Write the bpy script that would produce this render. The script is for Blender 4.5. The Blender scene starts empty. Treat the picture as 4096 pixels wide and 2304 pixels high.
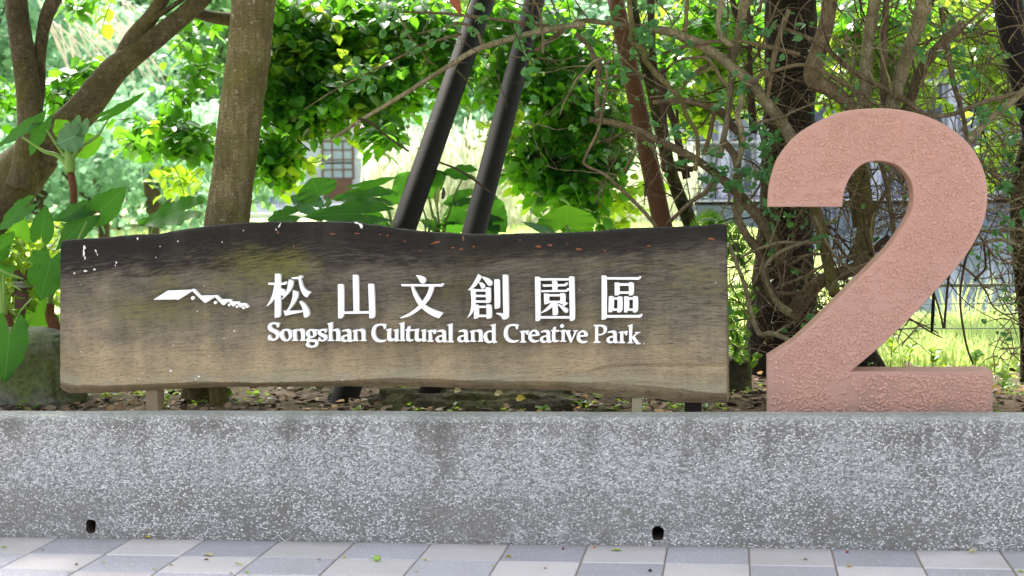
import bpy, math, random
import numpy as np
from mathutils import Vector, Matrix
R = math.radians
random.seed(7)
rng = np.random.default_rng(11)
scn = bpy.context.scene
COL = scn.collection

# ---------------------------------------------------------------- camera
F = 6200.0            # focal length in pixels of a 4096 px wide picture
YAW, PITCH, ROLL = R(8.2), R(3.6), R(0.5)
CAMH = 1.55
CAM = Vector((0.0, -6.70, CAMH))
fw = Vector((-math.sin(YAW) * math.cos(PITCH), math.cos(YAW) * math.cos(PITCH), -math.sin(PITCH)))
rt0 = Vector((math.cos(YAW), math.sin(YAW), 0))
up0 = rt0.cross(fw)
upv = up0 * math.cos(ROLL) + rt0 * math.sin(ROLL)
rt = fw.cross(upv)
cd = bpy.data.cameras.new('camera')
cam = bpy.data.objects.new('camera', cd)
COL.objects.link(cam)
M = Matrix((rt, upv, -fw)).transposed().to_4x4()
M.translation = CAM
cam.matrix_world = M
cd.sensor_width = 36
cd.lens = 36 * F / 4096
cd.clip_end = 600
cd.dof.use_dof = True
cd.dof.focus_distance = 7.0
cd.dof.aperture_fstop = 4.2
scn.camera = cam

# ---------------------------------------------------------------- light
SUN_EL, SUN_AZ = 50.0, -28.0      # azimuth measured from +Y towards +X: the sun is behind the trees, a little to the left
w = bpy.data.worlds.new('World'); scn.world = w; w.use_nodes = True
nt = w.node_tree
for n in list(nt.nodes): nt.nodes.remove(n)
sky = nt.nodes.new('ShaderNodeTexSky'); sky.sky_type = 'NISHITA'; sky.sun_disc = False
sky.sun_elevation = R(SUN_EL); sky.sun_rotation = R(SUN_AZ)
sky.air_density = 1.0; sky.dust_density = 4.0; sky.ozone_density = 1.0
bg = nt.nodes.new('ShaderNodeBackground'); bg.inputs[1].default_value = 0.15
wo = nt.nodes.new('ShaderNodeOutputWorld')
hs_ = nt.nodes.new('ShaderNodeHueSaturation'); hs_.inputs['Saturation'].default_value = .30     # thin bright cloud veil greys the blue
nt.links.new(sky.outputs[0], hs_.inputs['Color']); nt.links.new(hs_.outputs[0], bg.inputs[0]); nt.links.new(bg.outputs[0], wo.inputs[0])
sl = bpy.data.lights.new('sun', 'SUN'); sl.energy = 3.0; sl.angle = R(7); sl.color = (1.0, 0.95, 0.86)
so = bpy.data.objects.new('sun', sl); COL.objects.link(so)
az, el = R(SUN_AZ), R(SUN_EL)
sdir = Vector((math.sin(az) * math.cos(el), math.cos(az) * math.cos(el), math.sin(el)))
so.rotation_euler = sdir.to_track_quat('Z', 'Y').to_euler()
so.location = sdir * 30
scn.view_settings.view_transform = 'Standard'
scn.view_settings.look = 'None'
scn.view_settings.exposure = 2.2
scn.view_settings.gamma = 1.0
scn.view_settings.use_curve_mapping = False
scn.cycles.max_bounces = 8
scn.cycles.transparent_max_bounces = 8

# ---------------------------------------------------------------- pixel helpers: ray through the picture onto the upright plane y = Y
def P(px, py, Y):
    d = fw * F + rt * (px - 2048) + upv * (1152 - py)
    return CAM + d * ((Y - CAM.y) / d.y)
def V(vx, vy, Y): return P(vx * 1.59006, vy * 1.59006, Y)
def PG(px, py, z0=0.0):          # onto the gently sloping ground plane z = z0 + SL*x
    d = fw * F + rt * (px - 2048) + upv * (1152 - py)
    t = (z0 + SL * CAM.x - CAM.z) / (d.z - SL * d.x)
    return CAM + d * t
def depth(Y): return (Vector((0, Y, 1)) - CAM).dot(fw)
def pxm(vw, Y): return vw * 1.59006 * depth(Y) / F      # width of vw (2576-wide picture px) in metres at Y
SL = 0.0098

# ---------------------------------------------------------------- object helpers
def tag(o, label=None, cat=None, group=None, kind=None):
    if label: o['label'] = label
    if cat: o['category'] = cat
    if group: o['group'] = group
    if kind: o['kind'] = kind
    return o
def setpar(o, parent):
    if parent is not None:
        o.parent = parent
        L = Vector((0, 0, 0)); q = parent
        while q is not None:
            L += q.location if q.type == 'EMPTY' else Vector((0, 0, 0)); q = q.parent
        if parent.type == 'EMPTY':
            o.matrix_parent_inverse = Matrix.Translation(-L)
def obj(name, me, parent=None, mat=None):
    o = bpy.data.objects.new(name, me); COL.objects.link(o)
    if mat is not None and me is not None and not me.materials: me.materials.append(mat)
    setpar(o, parent)
    return o
def thing(name, loc, label, cat, group=None):
    o = bpy.data.objects.new(name, None); COL.objects.link(o)
    o.location = loc; o.empty_display_size = 0.1
    return tag(o, label, cat, group)
def mkmesh(name, verts, faces, mat=None, smooth=False, attrs=None):
    """verts (n,3); faces: list of lists or an int array (m,k)"""
    me = bpy.data.meshes.new(name)
    verts = np.asarray(verts, dtype=np.float32)
    if isinstance(faces, np.ndarray):
        m, k = faces.shape
        me.vertices.add(len(verts)); me.vertices.foreach_set('co', verts.ravel())
        me.loops.add(m * k); me.loops.foreach_set('vertex_index', faces.astype(np.int32).ravel())
        me.polygons.add(m); me.polygons.foreach_set('loop_start', np.arange(0, m * k, k, dtype=np.int32))
        me.update(calc_edges=True)
    else:
        me.from_pydata([tuple(map(float, v)) for v in verts], [], faces)
    if smooth: me.polygons.foreach_set('use_smooth', np.ones(len(me.polygons), dtype=bool))
    if attrs:
        for kx, val in attrs.items():
            a = me.attributes.new(kx, 'FLOAT', 'POINT'); a.data.foreach_set('value', np.asarray(val, dtype=np.float32))
    if mat is not None: me.materials.append(mat)
    me.validate()
    return me
def catmull(pts, n=6):
    pts = [np.array(p, dtype=float) for p in pts]
    if len(pts) < 3: 
        return [pts[0] + (pts[-1] - pts[0]) * t for t in np.linspace(0, 1, max(2, n))]
    P_ = [2 * pts[0] - pts[1]] + pts + [2 * pts[-1] - pts[-2]]
    out = []
    for i in range(1, len(P_) - 2):
        a, b, c, d = P_[i - 1:i + 3]
        for k in range(n):
            t = k / n
            out.append(0.5 * (2 * b + (c - a) * t + (2 * a - 5 * b + 4 * c - d) * t * t + (3 * b - a - 3 * c + d) * t ** 3))
    out.append(pts[-1])
    return out
class MB:
    def __init__(s): s.v = []; s.f = []; s.n = 0
    def add(s, v, f):
        s.v.append(np.asarray(v, float).reshape(-1, 3)); s.f += [[i + s.n for i in q] for q in f]; s.n += len(s.v[-1])
    def box(s, x0, y0, z0, x1, y1, z1):
        s.add([(x0,y0,z0),(x1,y0,z0),(x1,y1,z0),(x0,y1,z0),(x0,y0,z1),(x1,y0,z1),(x1,y1,z1),(x0,y1,z1)],
              [(0,3,2,1),(4,5,6,7),(0,1,5,4),(1,2,6,5),(2,3,7,6),(3,0,4,7)])
    def tube(s, pts4, sides=8, n=5, noise=0.0, cap=True, jit=0.0):
        """pts4: list of (x,y,z,r)"""
        q = catmull(pts4, n)
        C = np.array([p[:3] for p in q]); rad = np.maximum(np.array([p[3] for p in q]), 0.0004)
        T = np.gradient(C, axis=0); T /= (np.linalg.norm(T, axis=1)[:, None] + 1e-9)
        ref = np.array([0, 1.0, 0.02]) if abs(T[0][1]) < 0.9 else np.array([1.0, 0, 0])
        vs = []; u = None
        ph = rng.uniform(0, 6.28, 3)
        for i in range(len(C)):
            if u is None: u = np.cross(T[i], ref)
            u = u - T[i] * u.dot(T[i]); u /= np.linalg.norm(u) + 1e-9
            v = np.cross(T[i], u)
            for k in range(sides):
                a = 2 * math.pi * k / sides
                r = rad[i] * (1 + noise * (math.sin(3 * a + ph[0] + i * .37) * .5 + math.sin(2 * a + ph[1] - i * .23) * .5 + rng.normal() * .35)) 
                vs.append(C[i] + (u * math.cos(a) + v * math.sin(a)) * r)
        m = len(C); fs = []
        for i in range(m - 1):
            for k in range(sides):
                k2 = (k + 1) % sides
                fs.append((i * sides + k, i * sides + k2, (i + 1) * sides + k2, (i + 1) * sides + k))
        if cap:
            fs.append(tuple(range(sides))[::-1]); fs.append(tuple((m - 1) * sides + k for k in range(sides)))
        s.add(vs, fs)
    def build(s, name, mat, parent=None, smooth=True, attrs=None):
        me = mkmesh(name, np.concatenate(s.v), s.f, mat, smooth, attrs)
        return obj(name, me, parent)
def stem_v(pts, Y, sc=1.0):
    """picture points (vx,vy,width[,Y]) -> (x,y,z,r)"""
    out = []
    for p in pts:
        yy = p[3] if len(p) > 3 else Y
        c = V(p[0], p[1], yy); out.append((c.x, c.y, c.z, 0.5 * pxm(p[2], yy) * sc))
    return out

# ---------------------------------------------------------------- materials
def new_mat(name):
    m = bpy.data.materials.new(name); m.use_nodes = True
    t = m.node_tree
    for n in list(t.nodes): t.nodes.remove(n)
    out = t.nodes.new('ShaderNodeOutputMaterial')
    return m, t, out
class N:
    """tiny node builder"""
    def __init__(s, name):
        s.m, s.t, s.out = new_mat(name)
        s.co = s.t.nodes.new('ShaderNodeTexCoord')
    def link(s, a, b): s.t.links.new(a, b)
    def node(s, typ, ins=None, **kw):
        n = s.t.nodes.new(typ)
        for k, v in kw.items(): setattr(n, k, v)
        if ins:
            for k, v in ins.items():
                if hasattr(v, 'is_output') or isinstance(v, bpy.types.NodeSocket): s.link(v, n.inputs[k])
                else: n.inputs[k].default_value = v
        return n
    def obj(s): return s.co.outputs['Object']
    def attr(s, name): return s.node('ShaderNodeAttribute', attribute_name=name).outputs['Fac']
    def mapping(s, vec, scale=(1,1,1), rot=(0,0,0), loc=(0,0,0)):
        return s.node('ShaderNodeMapping', {'Vector': vec, 'Scale': scale, 'Rotation': rot, 'Location': loc}).outputs[0]
    def noise(s, vec, scale=5, detail=4, rough=.55, dist=0.0, col=False):
        n = s.node('ShaderNodeTexNoise', {'Vector': vec, 'Scale': scale, 'Detail': detail, 'Roughness': rough, 'Distortion': dist})
        return n.outputs[1] if col else n.outputs[0]
    def vor(s, vec, scale=5, feature='F1', rand=1.0):
        return s.node('ShaderNodeTexVoronoi', {'Vector': vec, 'Scale': scale, 'Randomness': rand}, feature=feature)
    def ramp(s, fac, stops, interp='LINEAR'):
        n = s.node('ShaderNodeValToRGB', {'Fac': fac}); cr = n.color_ramp; cr.interpolation = interp
        while len(cr.elements) > 1: cr.elements.remove(cr.elements[-1])
        for i, (p, c) in enumerate(stops):
            e = cr.elements[0] if i == 0 else cr.elements.new(p)
            e.position = p; e.color = (c[0], c[1], c[2], 1) if not isinstance(c, (int, float)) else (c, c, c, 1)
        return n.outputs[0]
    def mix(s, fac, a, b, blend='MIX'):
        n = s.t.nodes.new('ShaderNodeMix'); n.data_type = 'RGBA'; n.blend_type = blend
        for idx, v in ((0, fac), (6, a), (7, b)):
            if isinstance(v, bpy.types.NodeSocket): s.link(v, n.inputs[idx])
            else: n.inputs[idx].default_value = v if idx == 0 else (v[0], v[1], v[2], 1)
        return n.outputs[2]
    def math(s, op, a, b=0.0, c=None):
        n = s.node('ShaderNodeMath', operation=op)
        for i, v in enumerate((a, b) if c is None else (a, b, c)):
            if isinstance(v, bpy.types.NodeSocket): s.link(v, n.inputs[i])
            else: n.inputs[i].default_value = v
        return n.outputs[0]
    def bump(s, h, strength=.5, dist=.01, normal=None):
        n = s.node('ShaderNodeBump', {'Height': h, 'Strength': strength, 'Distance': dist})
        if normal is not None: s.link(normal, n.inputs['Normal'])
        return n.outputs[0]
    def bsdf(s, col, rough=.8, bump=None, spec=.3, metal=0.0):
        n = s.node('ShaderNodeBsdfPrincipled', {'Roughness': rough, 'Specular IOR Level': spec, 'Metallic': metal})
        if isinstance(col, bpy.types.NodeSocket): s.link(col, n.inputs['Base Color'])
        else: n.inputs['Base Color'].default_value = (*col, 1)
        if bump is not None: s.link(bump, n.inputs['Normal'])
        s.link(n.outputs[0], s.out.inputs[0])
        return n
    def sep(s, vec):
        n = s.node('ShaderNodeSeparateXYZ', {'Vector': vec}); return n.outputs
    def comb(s, x, y, z):
        n = s.node('ShaderNodeCombineXYZ')
        for i, v in enumerate((x, y, z)):
            if isinstance(v, bpy.types.NodeSocket): s.link(v, n.inputs[i])
            else: n.inputs[i].default_value = v
        return n.outputs[0]

def simple_mat(name, col, rough=.7, nscale=8, var=.35, bumpd=.0, spec=.3, metal=0, bscale=60):
    b = N(name); n = b.noise(b.obj(), nscale, 5)
    c = b.mix(n, tuple(x * (1 - var) for x in col), tuple(min(1, x * (1 + var)) for x in col))
    bp = b.bump(b.noise(b.obj(), bscale, 4), .6, bumpd) if bumpd else None
    b.bsdf(c, rough, bp, spec, metal); return b.m

def leaf_mat(name, dark, light, trans, tf=.4, rough=.35, spec=.45, veins=False):
    b = N(name)
    rnd = b.math('FRACT', b.math('ADD', b.attr('rnd'), b.node('ShaderNodeObjectInfo').outputs['Random']))
    big = b.noise(b.obj(), 3.0, 2)
    f = b.math('MULTIPLY_ADD', rnd, .7, b.math('MULTIPLY', big, .3))
    c = b.mix(f, dark, light)
    tc = b.mix(f, tuple(x * .7 for x in trans), trans)
    if veins:
        u = b.attr('lu'); v = b.attr('lv')
        wv = b.math('ABSOLUTE', b.math('SINE', b.math('MULTIPLY', b.math('SUBTRACT', v, b.math('MULTIPLY', b.math('ABSOLUTE', u), .55)), 30.0)))
        line = b.math('LESS_THAN', wv, .13)
        mid = b.math('LESS_THAN', b.math('ABSOLUTE', u), .035)
        vn = b.math('MAXIMUM', line, mid)
        c = b.mix(b.math('MULTIPLY', vn, .55), c, tuple(min(1, x * 2.2 + .02) for x in light))
        tc = b.mix(b.math('MULTIPLY', vn, .4), tc, tuple(x * .5 for x in trans))
        sp = b.math('GREATER_THAN', b.noise(b.obj(), 34, 2), .73)
        c = b.mix(b.math('MULTIPLY', sp, .5), c, (.16, .15, .05))
    p = b.node('ShaderNodeBsdfPrincipled', {'Roughness': rough, 'Specular IOR Level': spec, 'Base Color': c})
    if veins: b.link(b.bump(wv, .25, .004), p.inputs['Normal'])
    t = b.node('ShaderNodeBsdfTranslucent', {'Color': tc})
    m = b.node('ShaderNodeMixShader', {0: tf}); b.link(p.outputs[0], m.inputs[1]); b.link(t.outputs[0], m.inputs[2])
    b.link(m.outputs[0], b.out.inputs[0]); return b.m

def bark_mat(name, c1, c2, scale=14, stretch=.25, moss=0.0, bd=.012, lichen=0.0, hcrack=0.0):
    b = N(name); mp = b.mapping(b.obj(), (1, 1, stretch))
    n1 = b.noise(mp, scale * 2.6, 8, .7); n2 = b.noise(b.obj(), scale * .28, 5, .6); n3 = b.noise(b.obj(), scale * 5, 4, .7)
    c = b.mix(b.ramp(n1, [(.35, 0), (.65, 1)]), c1, c2)
    c = b.mix(b.math('MULTIPLY', b.ramp(n2, [(.42, 0), (.60, 1)]), .6), c, tuple(x * .6 for x in c1))
    c = b.mix(b.math('MULTIPLY', b.ramp(n3, [(.35, 1), (.5, 0)]), .5), c, tuple(x * .4 for x in c1))
    if moss: c = b.mix(b.math('MULTIPLY', b.ramp(b.noise(b.obj(), scale * .30, 5, .6), [(.42, 0), (.60, 1)]), moss), c, (.11, .105, .018))
    if lichen:
        v = b.noise(b.obj(), 42, 3, .6)
        c = b.mix(b.math('MULTIPLY', b.ramp(v, [(.62, 0), (.68, 1)]), lichen), c, (.33, .34, .27))
    ck = b.vor(b.mapping(b.obj(), (1, 1, 3.2 if hcrack else stretch)), scale * (1.6 if hcrack else 3.4), 'DISTANCE_TO_EDGE').outputs['Distance']
    msk = b.ramp(b.noise(b.obj(), 7, 3), [(.45, 0), (.6, 1)]) if hcrack else 1.0
    hgt = b.math('ADD', n1, b.math('MULTIPLY', b.ramp(ck, [(0, 0), (.10, .35)]), 1.0))
    c = b.mix(b.math('MULTIPLY', b.ramp(ck, [(0, .8), (.05, 0)]), msk), c, tuple(x * .25 for x in c1))
    b.bsdf(c, .9, b.bump(hgt, .9, bd), .15); return b.m
# ================================================================= materials of the front
MOX, MOZ = P(1085, 1085, .3).x, P(1085, 1085, .3).z
def m_aggregate():
    b = N('exposed_aggregate'); o = b.obj()
    oo = b.mapping(o, (1, 1, 1.25), rot=(0, R(18), 0))
    v = b.vor(oo, 116); v2 = b.vor(oo, 116, 'DISTANCE_TO_EDGE')
    cs = b.sep(v.outputs['Color']); rnd, rnd2 = cs[0], cs[1]
    xyz = b.sep(o)
    st = b.noise(b.mapping(o, (1.0, 1, .8)), 2.2, 6, .62)
    st2 = b.noise(b.mapping(o, (1.4, 1, .45), loc=(7, 3, 1)), 4.2, 6, .7)
    stm = b.math('MULTIPLY_ADD', st, .6, b.math('MULTIPLY', st2, .4))
    lown = b.math('MULTIPLY_ADD', b.math('SUBTRACT', st, .5), .5, xyz[2])
    lowband = b.ramp(lown, [(0.0, .55), (.03, .30), (.06, .58), (.16, .48), (.26, 0)])
    topn = b.math('MULTIPLY_ADD', b.math('SUBTRACT', st2, .5), .35, xyz[2])
    topband = b.ramp(topn, [(.40, 0), (.50, .42), (.545, .30), (.57, 0)])
    dirt = b.math('ADD', b.ramp(stm, [(.44, 0), (.62, .62)]), b.math('ADD', lowband, topband))
    dirt = b.math('MINIMUM', dirt, .95)
    peb = b.ramp(rnd, [(0, (.20, .20, .20)), (.18, (.34, .34, .345)), (.42, (.50, .505, .52)), (.65, (.66, .665, .68)), (.85, (.80, .80, .80)), (1, (.92, .91, .89))])
    peb = b.mix(b.math('MULTIPLY', rnd2, .12), peb, (.34, .36, .46))
    worn = b.math('GREATER_THAN', b.math('ADD', b.math('MULTIPLY', rnd2, .75), b.math('MULTIPLY', dirt, .75)), .93)
    peb = b.mix(b.math('MULTIPLY', worn, .88), peb, (.29, .272, .25))
    edge = b.ramp(v2.outputs['Distance'], [(0, 1), (.09, 0)])
    cement = b.mix(dirt, (.33, .315, .295), (.165, .150, .132))
    c = b.mix(edge, peb, cement)
    black = b.ramp(b.math('ADD', b.math('MULTIPLY', stm, .8), b.math('MULTIPLY', topn, .35)), [(.585, 0), (.70, .40)])
    c = b.mix(black, c, (.07, .07, .066))
    vs_ = b.noise(b.mapping(o, (5.0, 1, .9), loc=(.4, 0, 2)), 1.3, 6, .65)
    c = b.mix(b.math('MULTIPLY', b.ramp(vs_, [(.52, 0), (.68, .6)]), b.ramp(topn, [(.12, .25), (.40, .7), (.56, 1)])), c, (.12, .115, .10))
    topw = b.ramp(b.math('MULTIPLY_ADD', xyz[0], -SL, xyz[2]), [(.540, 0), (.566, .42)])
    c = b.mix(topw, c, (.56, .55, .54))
    h = b.ramp(v2.outputs['Distance'], [(0, 0), (.22, 1)])
    b.bsdf(c, .7, b.bump(h, .9, .006), .35); return b.m
def m_paver(name, base, fleck):
    b = N(name); o = b.obj(); oi = b.node('ShaderNodeObjectInfo')
    co = b.node('ShaderNodeVectorMath', {0: o, 1: oi.outputs['Location']}, operation='ADD').outputs[0]
    n1 = b.noise(co, 3.0, 5); n2 = b.noise(co, 140, 3, .7); v = b.vor(co, 62)
    c = b.mix(n1, tuple(x * .86 for x in base), tuple(x * 1.12 for x in base))
    c = b.mix(b.math('MULTIPLY', b.ramp(n2, [(.35, 0), (.65, 1)]), .28), c, tuple(x * .6 for x in base))
    fl = b.math('MULTIPLY', b.math('LESS_THAN', v.outputs['Distance'], .34), b.math('GREATER_THAN', b.sep(v.outputs['Color'])[0], .66))
    c = b.mix(b.math('MULTIPLY', fl, fleck), c, (.60, .60, .62))
    dk = b.ramp(b.noise(co, 1.3, 4, .6), [(.5, 0), (.75, .3)])
    c = b.mix(dk, c, (.27, .24, .21))
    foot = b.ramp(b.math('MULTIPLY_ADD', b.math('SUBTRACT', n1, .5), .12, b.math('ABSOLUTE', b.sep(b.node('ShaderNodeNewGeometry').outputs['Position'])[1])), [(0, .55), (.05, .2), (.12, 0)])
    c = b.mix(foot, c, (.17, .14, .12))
    rr = b.math('MULTIPLY_ADD', oi.outputs['Random'], .22, .89)
    c = b.node('ShaderNodeHueSaturation', {'Color': c, 'Value': rr}).outputs[0]
    b.bsdf(c, .72, b.bump(n2, .35, .003), .3); return b.m
def m_sign():
    b = N('weathered_timber'); o = b.obj(); tv = b.attr('tv'); x, y, z = b.sep(o)
    sh = b.math('MULTIPLY', b.math('MINIMUM', b.math('ADD', x, .2), 0.0), -.09)       # grain climbs to the right on the left half
    zz = b.math('ADD', b.math('MULTIPLY_ADD', tv, .38, b.math('MULTIPLY', z, .42)), sh)
    g = b.comb(x, y, zz)
    wob = b.noise(b.mapping(g, (1.6, 1, 3.0)), 2.0, 3)
    g2 = b.comb(x, y, b.math('MULTIPLY_ADD', wob, .045, zz))
    dash = b.noise(b.mapping(g2, (12, 4, 120)), 1.0, 7, .74)
    grain = b.noise(b.mapping(g2, (6, 4, 70)), 1.0, 7, .7)
    fine = b.noise(b.mapping(g2, (40, 10, 260)), 1.0, 5, .7)
    mid = b.noise(b.mapping(g2, (4.0, 4, 16)), 1.0, 6, .65)
    blot = b.noise(b.mapping(o, (1.1, 1, 1.3)), 4.0, 7, .64)
    drip = b.noise(b.mapping(o, (8, 1, .8)), 1.2, 6, .62)
    lv = b.math('ADD', tv, b.math('MULTIPLY', b.math('SUBTRACT', blot, .5), .85))
    lv = b.math('ADD', lv, b.math('MULTIPLY', b.math('SUBTRACT', mid, .5), .50))
    lv = b.math('ADD', lv, b.math('MULTIPLY', b.math('SUBTRACT', drip, .5), .62))
    c = b.ramp(lv, [(0, (.52, .405, .255)), (.20, (.40, .318, .207)), (.38, (.265, .222, .160)), (.55, (.185, .160, .123)), (.70, (.150, .130, .103)), (.90, (.105, .091, .074)), (1, (.06, .053, .045))])
    tb = b.math('ADD', tv, b.math('MULTIPLY', b.ramp(b.node('ShaderNodeMapRange', {'Value': x, 'From Min': -1.7, 'From Max': -.7}).outputs[0], [(0, .13), (1, -.02)]), 1.0))
    tb = b.math('ADD', tb, b.math('MULTIPLY', b.math('SUBTRACT', mid, .5), .22))
    c = b.mix(b.ramp(tb, [(.84, 0), (.90, .85), (1, .95)]), c, (.020, .0175, .0165))
    rt_m = b.ramp(b.node('ShaderNodeMapRange', {'Value': x, 'From Min': -.9, 'From Max': 1.5}).outputs[0], [(0, .35), (1, 1)])
    pale = b.math('MULTIPLY', b.math('MULTIPLY', b.ramp(dash, [(.505, 0), (.555, 1)]), b.ramp(tv, [(0, .05), (.30, .35), (.5, .9), (.80, .75), (.9, .12), (1, .05)])), rt_m)
    c = b.mix(b.math('MULTIPLY', pale, .8), c, (.36, .305, .225))
    c = b.mix(b.math('MULTIPLY', b.math('MULTIPLY', b.ramp(dash, [(.39, 1), (.45, 0)]), b.ramp(tv, [(0, .2), (.3, .5), (.5, .85), (1, .7)])), b.math('MULTIPLY_ADD', rt_m, .6, .4)), c, (.032, .028, .024))
    c = b.mix(b.math('MULTIPLY', b.ramp(fine, [(.38, 1), (.48, 0)]), .55), c, (.05, .042, .033))
    c = b.mix(b.math('MULTIPLY', b.ramp(grain, [(.30, 1), (.40, 0)]), .35), c, (.04, .034, .028))
    mo = b.noise(b.mapping(o, (.9, 1, 1.6), loc=(3.3, 0, 1.2)), 3.0, 6, .62)
    band = b.ramp(tv, [(.02, .1), (.2, .35), (.45, .75), (.68, 1), (.82, .35), (.9, 0)])
    mossf = b.math('MULTIPLY', b.ramp(mo, [(.50, 0), (.66, .65)]), band)
    c = b.mix(b.math('MULTIPLY', mossf, b.ramp(b.math('MULTIPLY_ADD', dash, .5, b.math('MULTIPLY', fine, .5)), [(.38, .15), (.58, .8)])), c, (.135, .125, .030))
    c = b.mix(b.math('MULTIPLY', mossf, b.ramp(dash, [(.45, 0), (.6, .8)])), c, (.24, .225, .05))
    ds = b.noise(b.mapping(o, (5.5, 1, 1.1), loc=(1.7, 0, .6)), 1.0, 6, .6)
    c = b.mix(b.math('MULTIPLY', b.ramp(ds, [(.55, 0), (.68, .55)]), b.ramp(tv, [(.05, 0), (.35, .6), (.6, 1)])), c, (.055, .050, .042))
    # the bright moss patch left of the lettering
    dx = b.math('MULTIPLY', b.math('SUBTRACT', x, MOX), 3.2); dz = b.math('MULTIPLY', b.math('SUBTRACT', z, MOZ), 8.5)
    dd = b.math('SQRT', b.math('ADD', b.math('MULTIPLY', dx, dx), b.math('MULTIPLY', dz, dz)))
    pt = b.ramp(b.math('ADD', dd, b.math('MULTIPLY', b.math('SUBTRACT', blot, .5), 2.2)), [(.3, .9), (1, 0)])
    c = b.mix(b.math('MULTIPLY', pt, b.ramp(b.math('MULTIPLY_ADD', dash, .6, b.math('MULTIPLY', fine, .4)), [(.42, 0), (.58, .8)])), c, (.185, .19, .035))
    rb = b.math('MULTIPLY', b.ramp(b.node('ShaderNodeMapRange', {'Value': x, 'From Min': .7, 'From Max': 1.3}).outputs[0], [(0, 0), (1, 1)]), b.ramp(tv, [(.05, 0), (.10, .8), (.36, .6), (.46, 0)]))
    c = b.mix(b.math('MULTIPLY', rb, .62), c, (.235, .195, .065))
    c = b.mix(b.math('MULTIPLY', b.ramp(tv, [(.0, 0), (.012, .7), (.05, .35), (.09, 0)]), b.ramp(blot, [(.42, 0), (.56, 1)])), c, (.40, .38, .28))
    v = b.vor(b.mapping(o, (1, .2, 1)), 13)
    d = b.math('ADD', v.outputs['Distance'], b.math('MULTIPLY', b.noise(o, 50, 3), .16))
    sp = b.math('MULTIPLY', b.math('LESS_THAN', b.math('MULTIPLY_ADD', b.sep(v.outputs['Color'])[1], .10, d), .195), b.math('GREATER_THAN', b.sep(v.outputs['Color'])[0], .66))
    c = b.mix(b.math('MULTIPLY', sp, .85), c, (.62, .62, .58))
    h = b.math('ADD', b.math('MULTIPLY', dash, 1.2), b.math('ADD', b.math('MULTIPLY', fine, .5), b.math('MULTIPLY', grain, .8)))
    b.bsdf(c, .88, b.bump(h, 1.0, .012), .2); return b.m
def m_render2():
    b = N('rough_cast_terracotta'); o = b.obj()
    st = b.mapping(b.mapping(o, (1, 1, 1), rot=(0, R(28), 0)), (1, 1, 1.6))
    wq = b.node('ShaderNodeVectorMath', {0: st, 1: b.node('ShaderNodeVectorMath', {0: b.noise(o, 60, 3, .6, 0, True), 'Scale': .012}, operation='SCALE').outputs[0]}, operation='ADD').outputs[0]
    v = b.vor(wq, 78); cs = b.sep(v.outputs['Color'])
    n2 = b.noise(o, 3.2, 5, .6); n3 = b.noise(o, 150, 3); n4 = b.noise(o, 9, 4, .6)
    keep = b.ramp(b.math('ADD', cs[0], b.math('MULTIPLY', b.math('SUBTRACT', n4, .5), 1.2)), [(.25, .1), (.85, 1)])
    lump = b.math('MULTIPLY', b.ramp(v.outputs['Distance'], [(.10, 1), (.46, 0)], 'EASE'), keep)
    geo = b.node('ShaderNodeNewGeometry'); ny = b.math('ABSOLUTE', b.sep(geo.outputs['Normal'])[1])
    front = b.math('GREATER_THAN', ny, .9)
    hgt = b.math('ADD', b.math('MULTIPLY', lump, .25), b.math('MULTIPLY', n3, .3))
    c = b.mix(n2, (.40, .232, .190), (.455, .268, .22))
    c = b.mix(b.math('MULTIPLY', lump, .15), c, (.62, .35, .27))
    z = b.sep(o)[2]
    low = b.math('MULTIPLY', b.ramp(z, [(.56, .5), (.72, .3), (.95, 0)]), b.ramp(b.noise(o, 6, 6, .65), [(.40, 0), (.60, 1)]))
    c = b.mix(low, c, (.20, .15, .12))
    sc = b.math('MULTIPLY', b.ramp(b.noise(b.mapping(o, (1, 1, 1), loc=(2.3, 0, 5.1)), 5.5, 5, .7), [(.68, 0), (.74, .6)]), 1.0)
    c = b.mix(sc, c, (.16, .11, .09))
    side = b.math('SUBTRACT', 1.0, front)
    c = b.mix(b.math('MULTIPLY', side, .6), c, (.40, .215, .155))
    b.bsdf(c, .75, b.bump(hgt, .8, .006), .3); return b.m
def m_soil():
    b = N('soil'); o = b.obj(); n = b.noise(o, 9, 8, .7); n2 = b.noise(o, 60, 4, .7)
    c = b.ramp(n, [(.3, (.075, .052, .036)), (.5, (.15, .108, .074)), (.7, (.22, .165, .115))])
    c = b.mix(b.math('MULTIPLY', n2, .5), c, (.05, .035, .025))
    c = b.mix(b.ramp(b.noise(o, 2.2, 4), [(.55, 0), (.65, .5)]), c, (.06, .08, .025))
    b.bsdf(c, .95, b.bump(b.math('ADD', n, n2), 1, .02), .1); return b.m

MAT = {}
MAT['agg'] = m_aggregate()
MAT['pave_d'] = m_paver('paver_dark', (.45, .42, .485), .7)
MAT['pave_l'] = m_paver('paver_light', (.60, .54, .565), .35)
MAT['joint'] = simple_mat('joint_sand', (.30, .255, .20), .95, 20, .3, .004)
MAT['sign'] = m_sign()
MAT['two'] = m_render2()
MAT['soil'] = m_soil()
MAT['white'] = simple_mat('white_enamel', (.84, .84, .85), .35, 3, .02, 0, .4)
MAT['dirt'] = simple_mat('hole_dirt', (.06, .042, .03), .95, 30, .5, .01)

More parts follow.
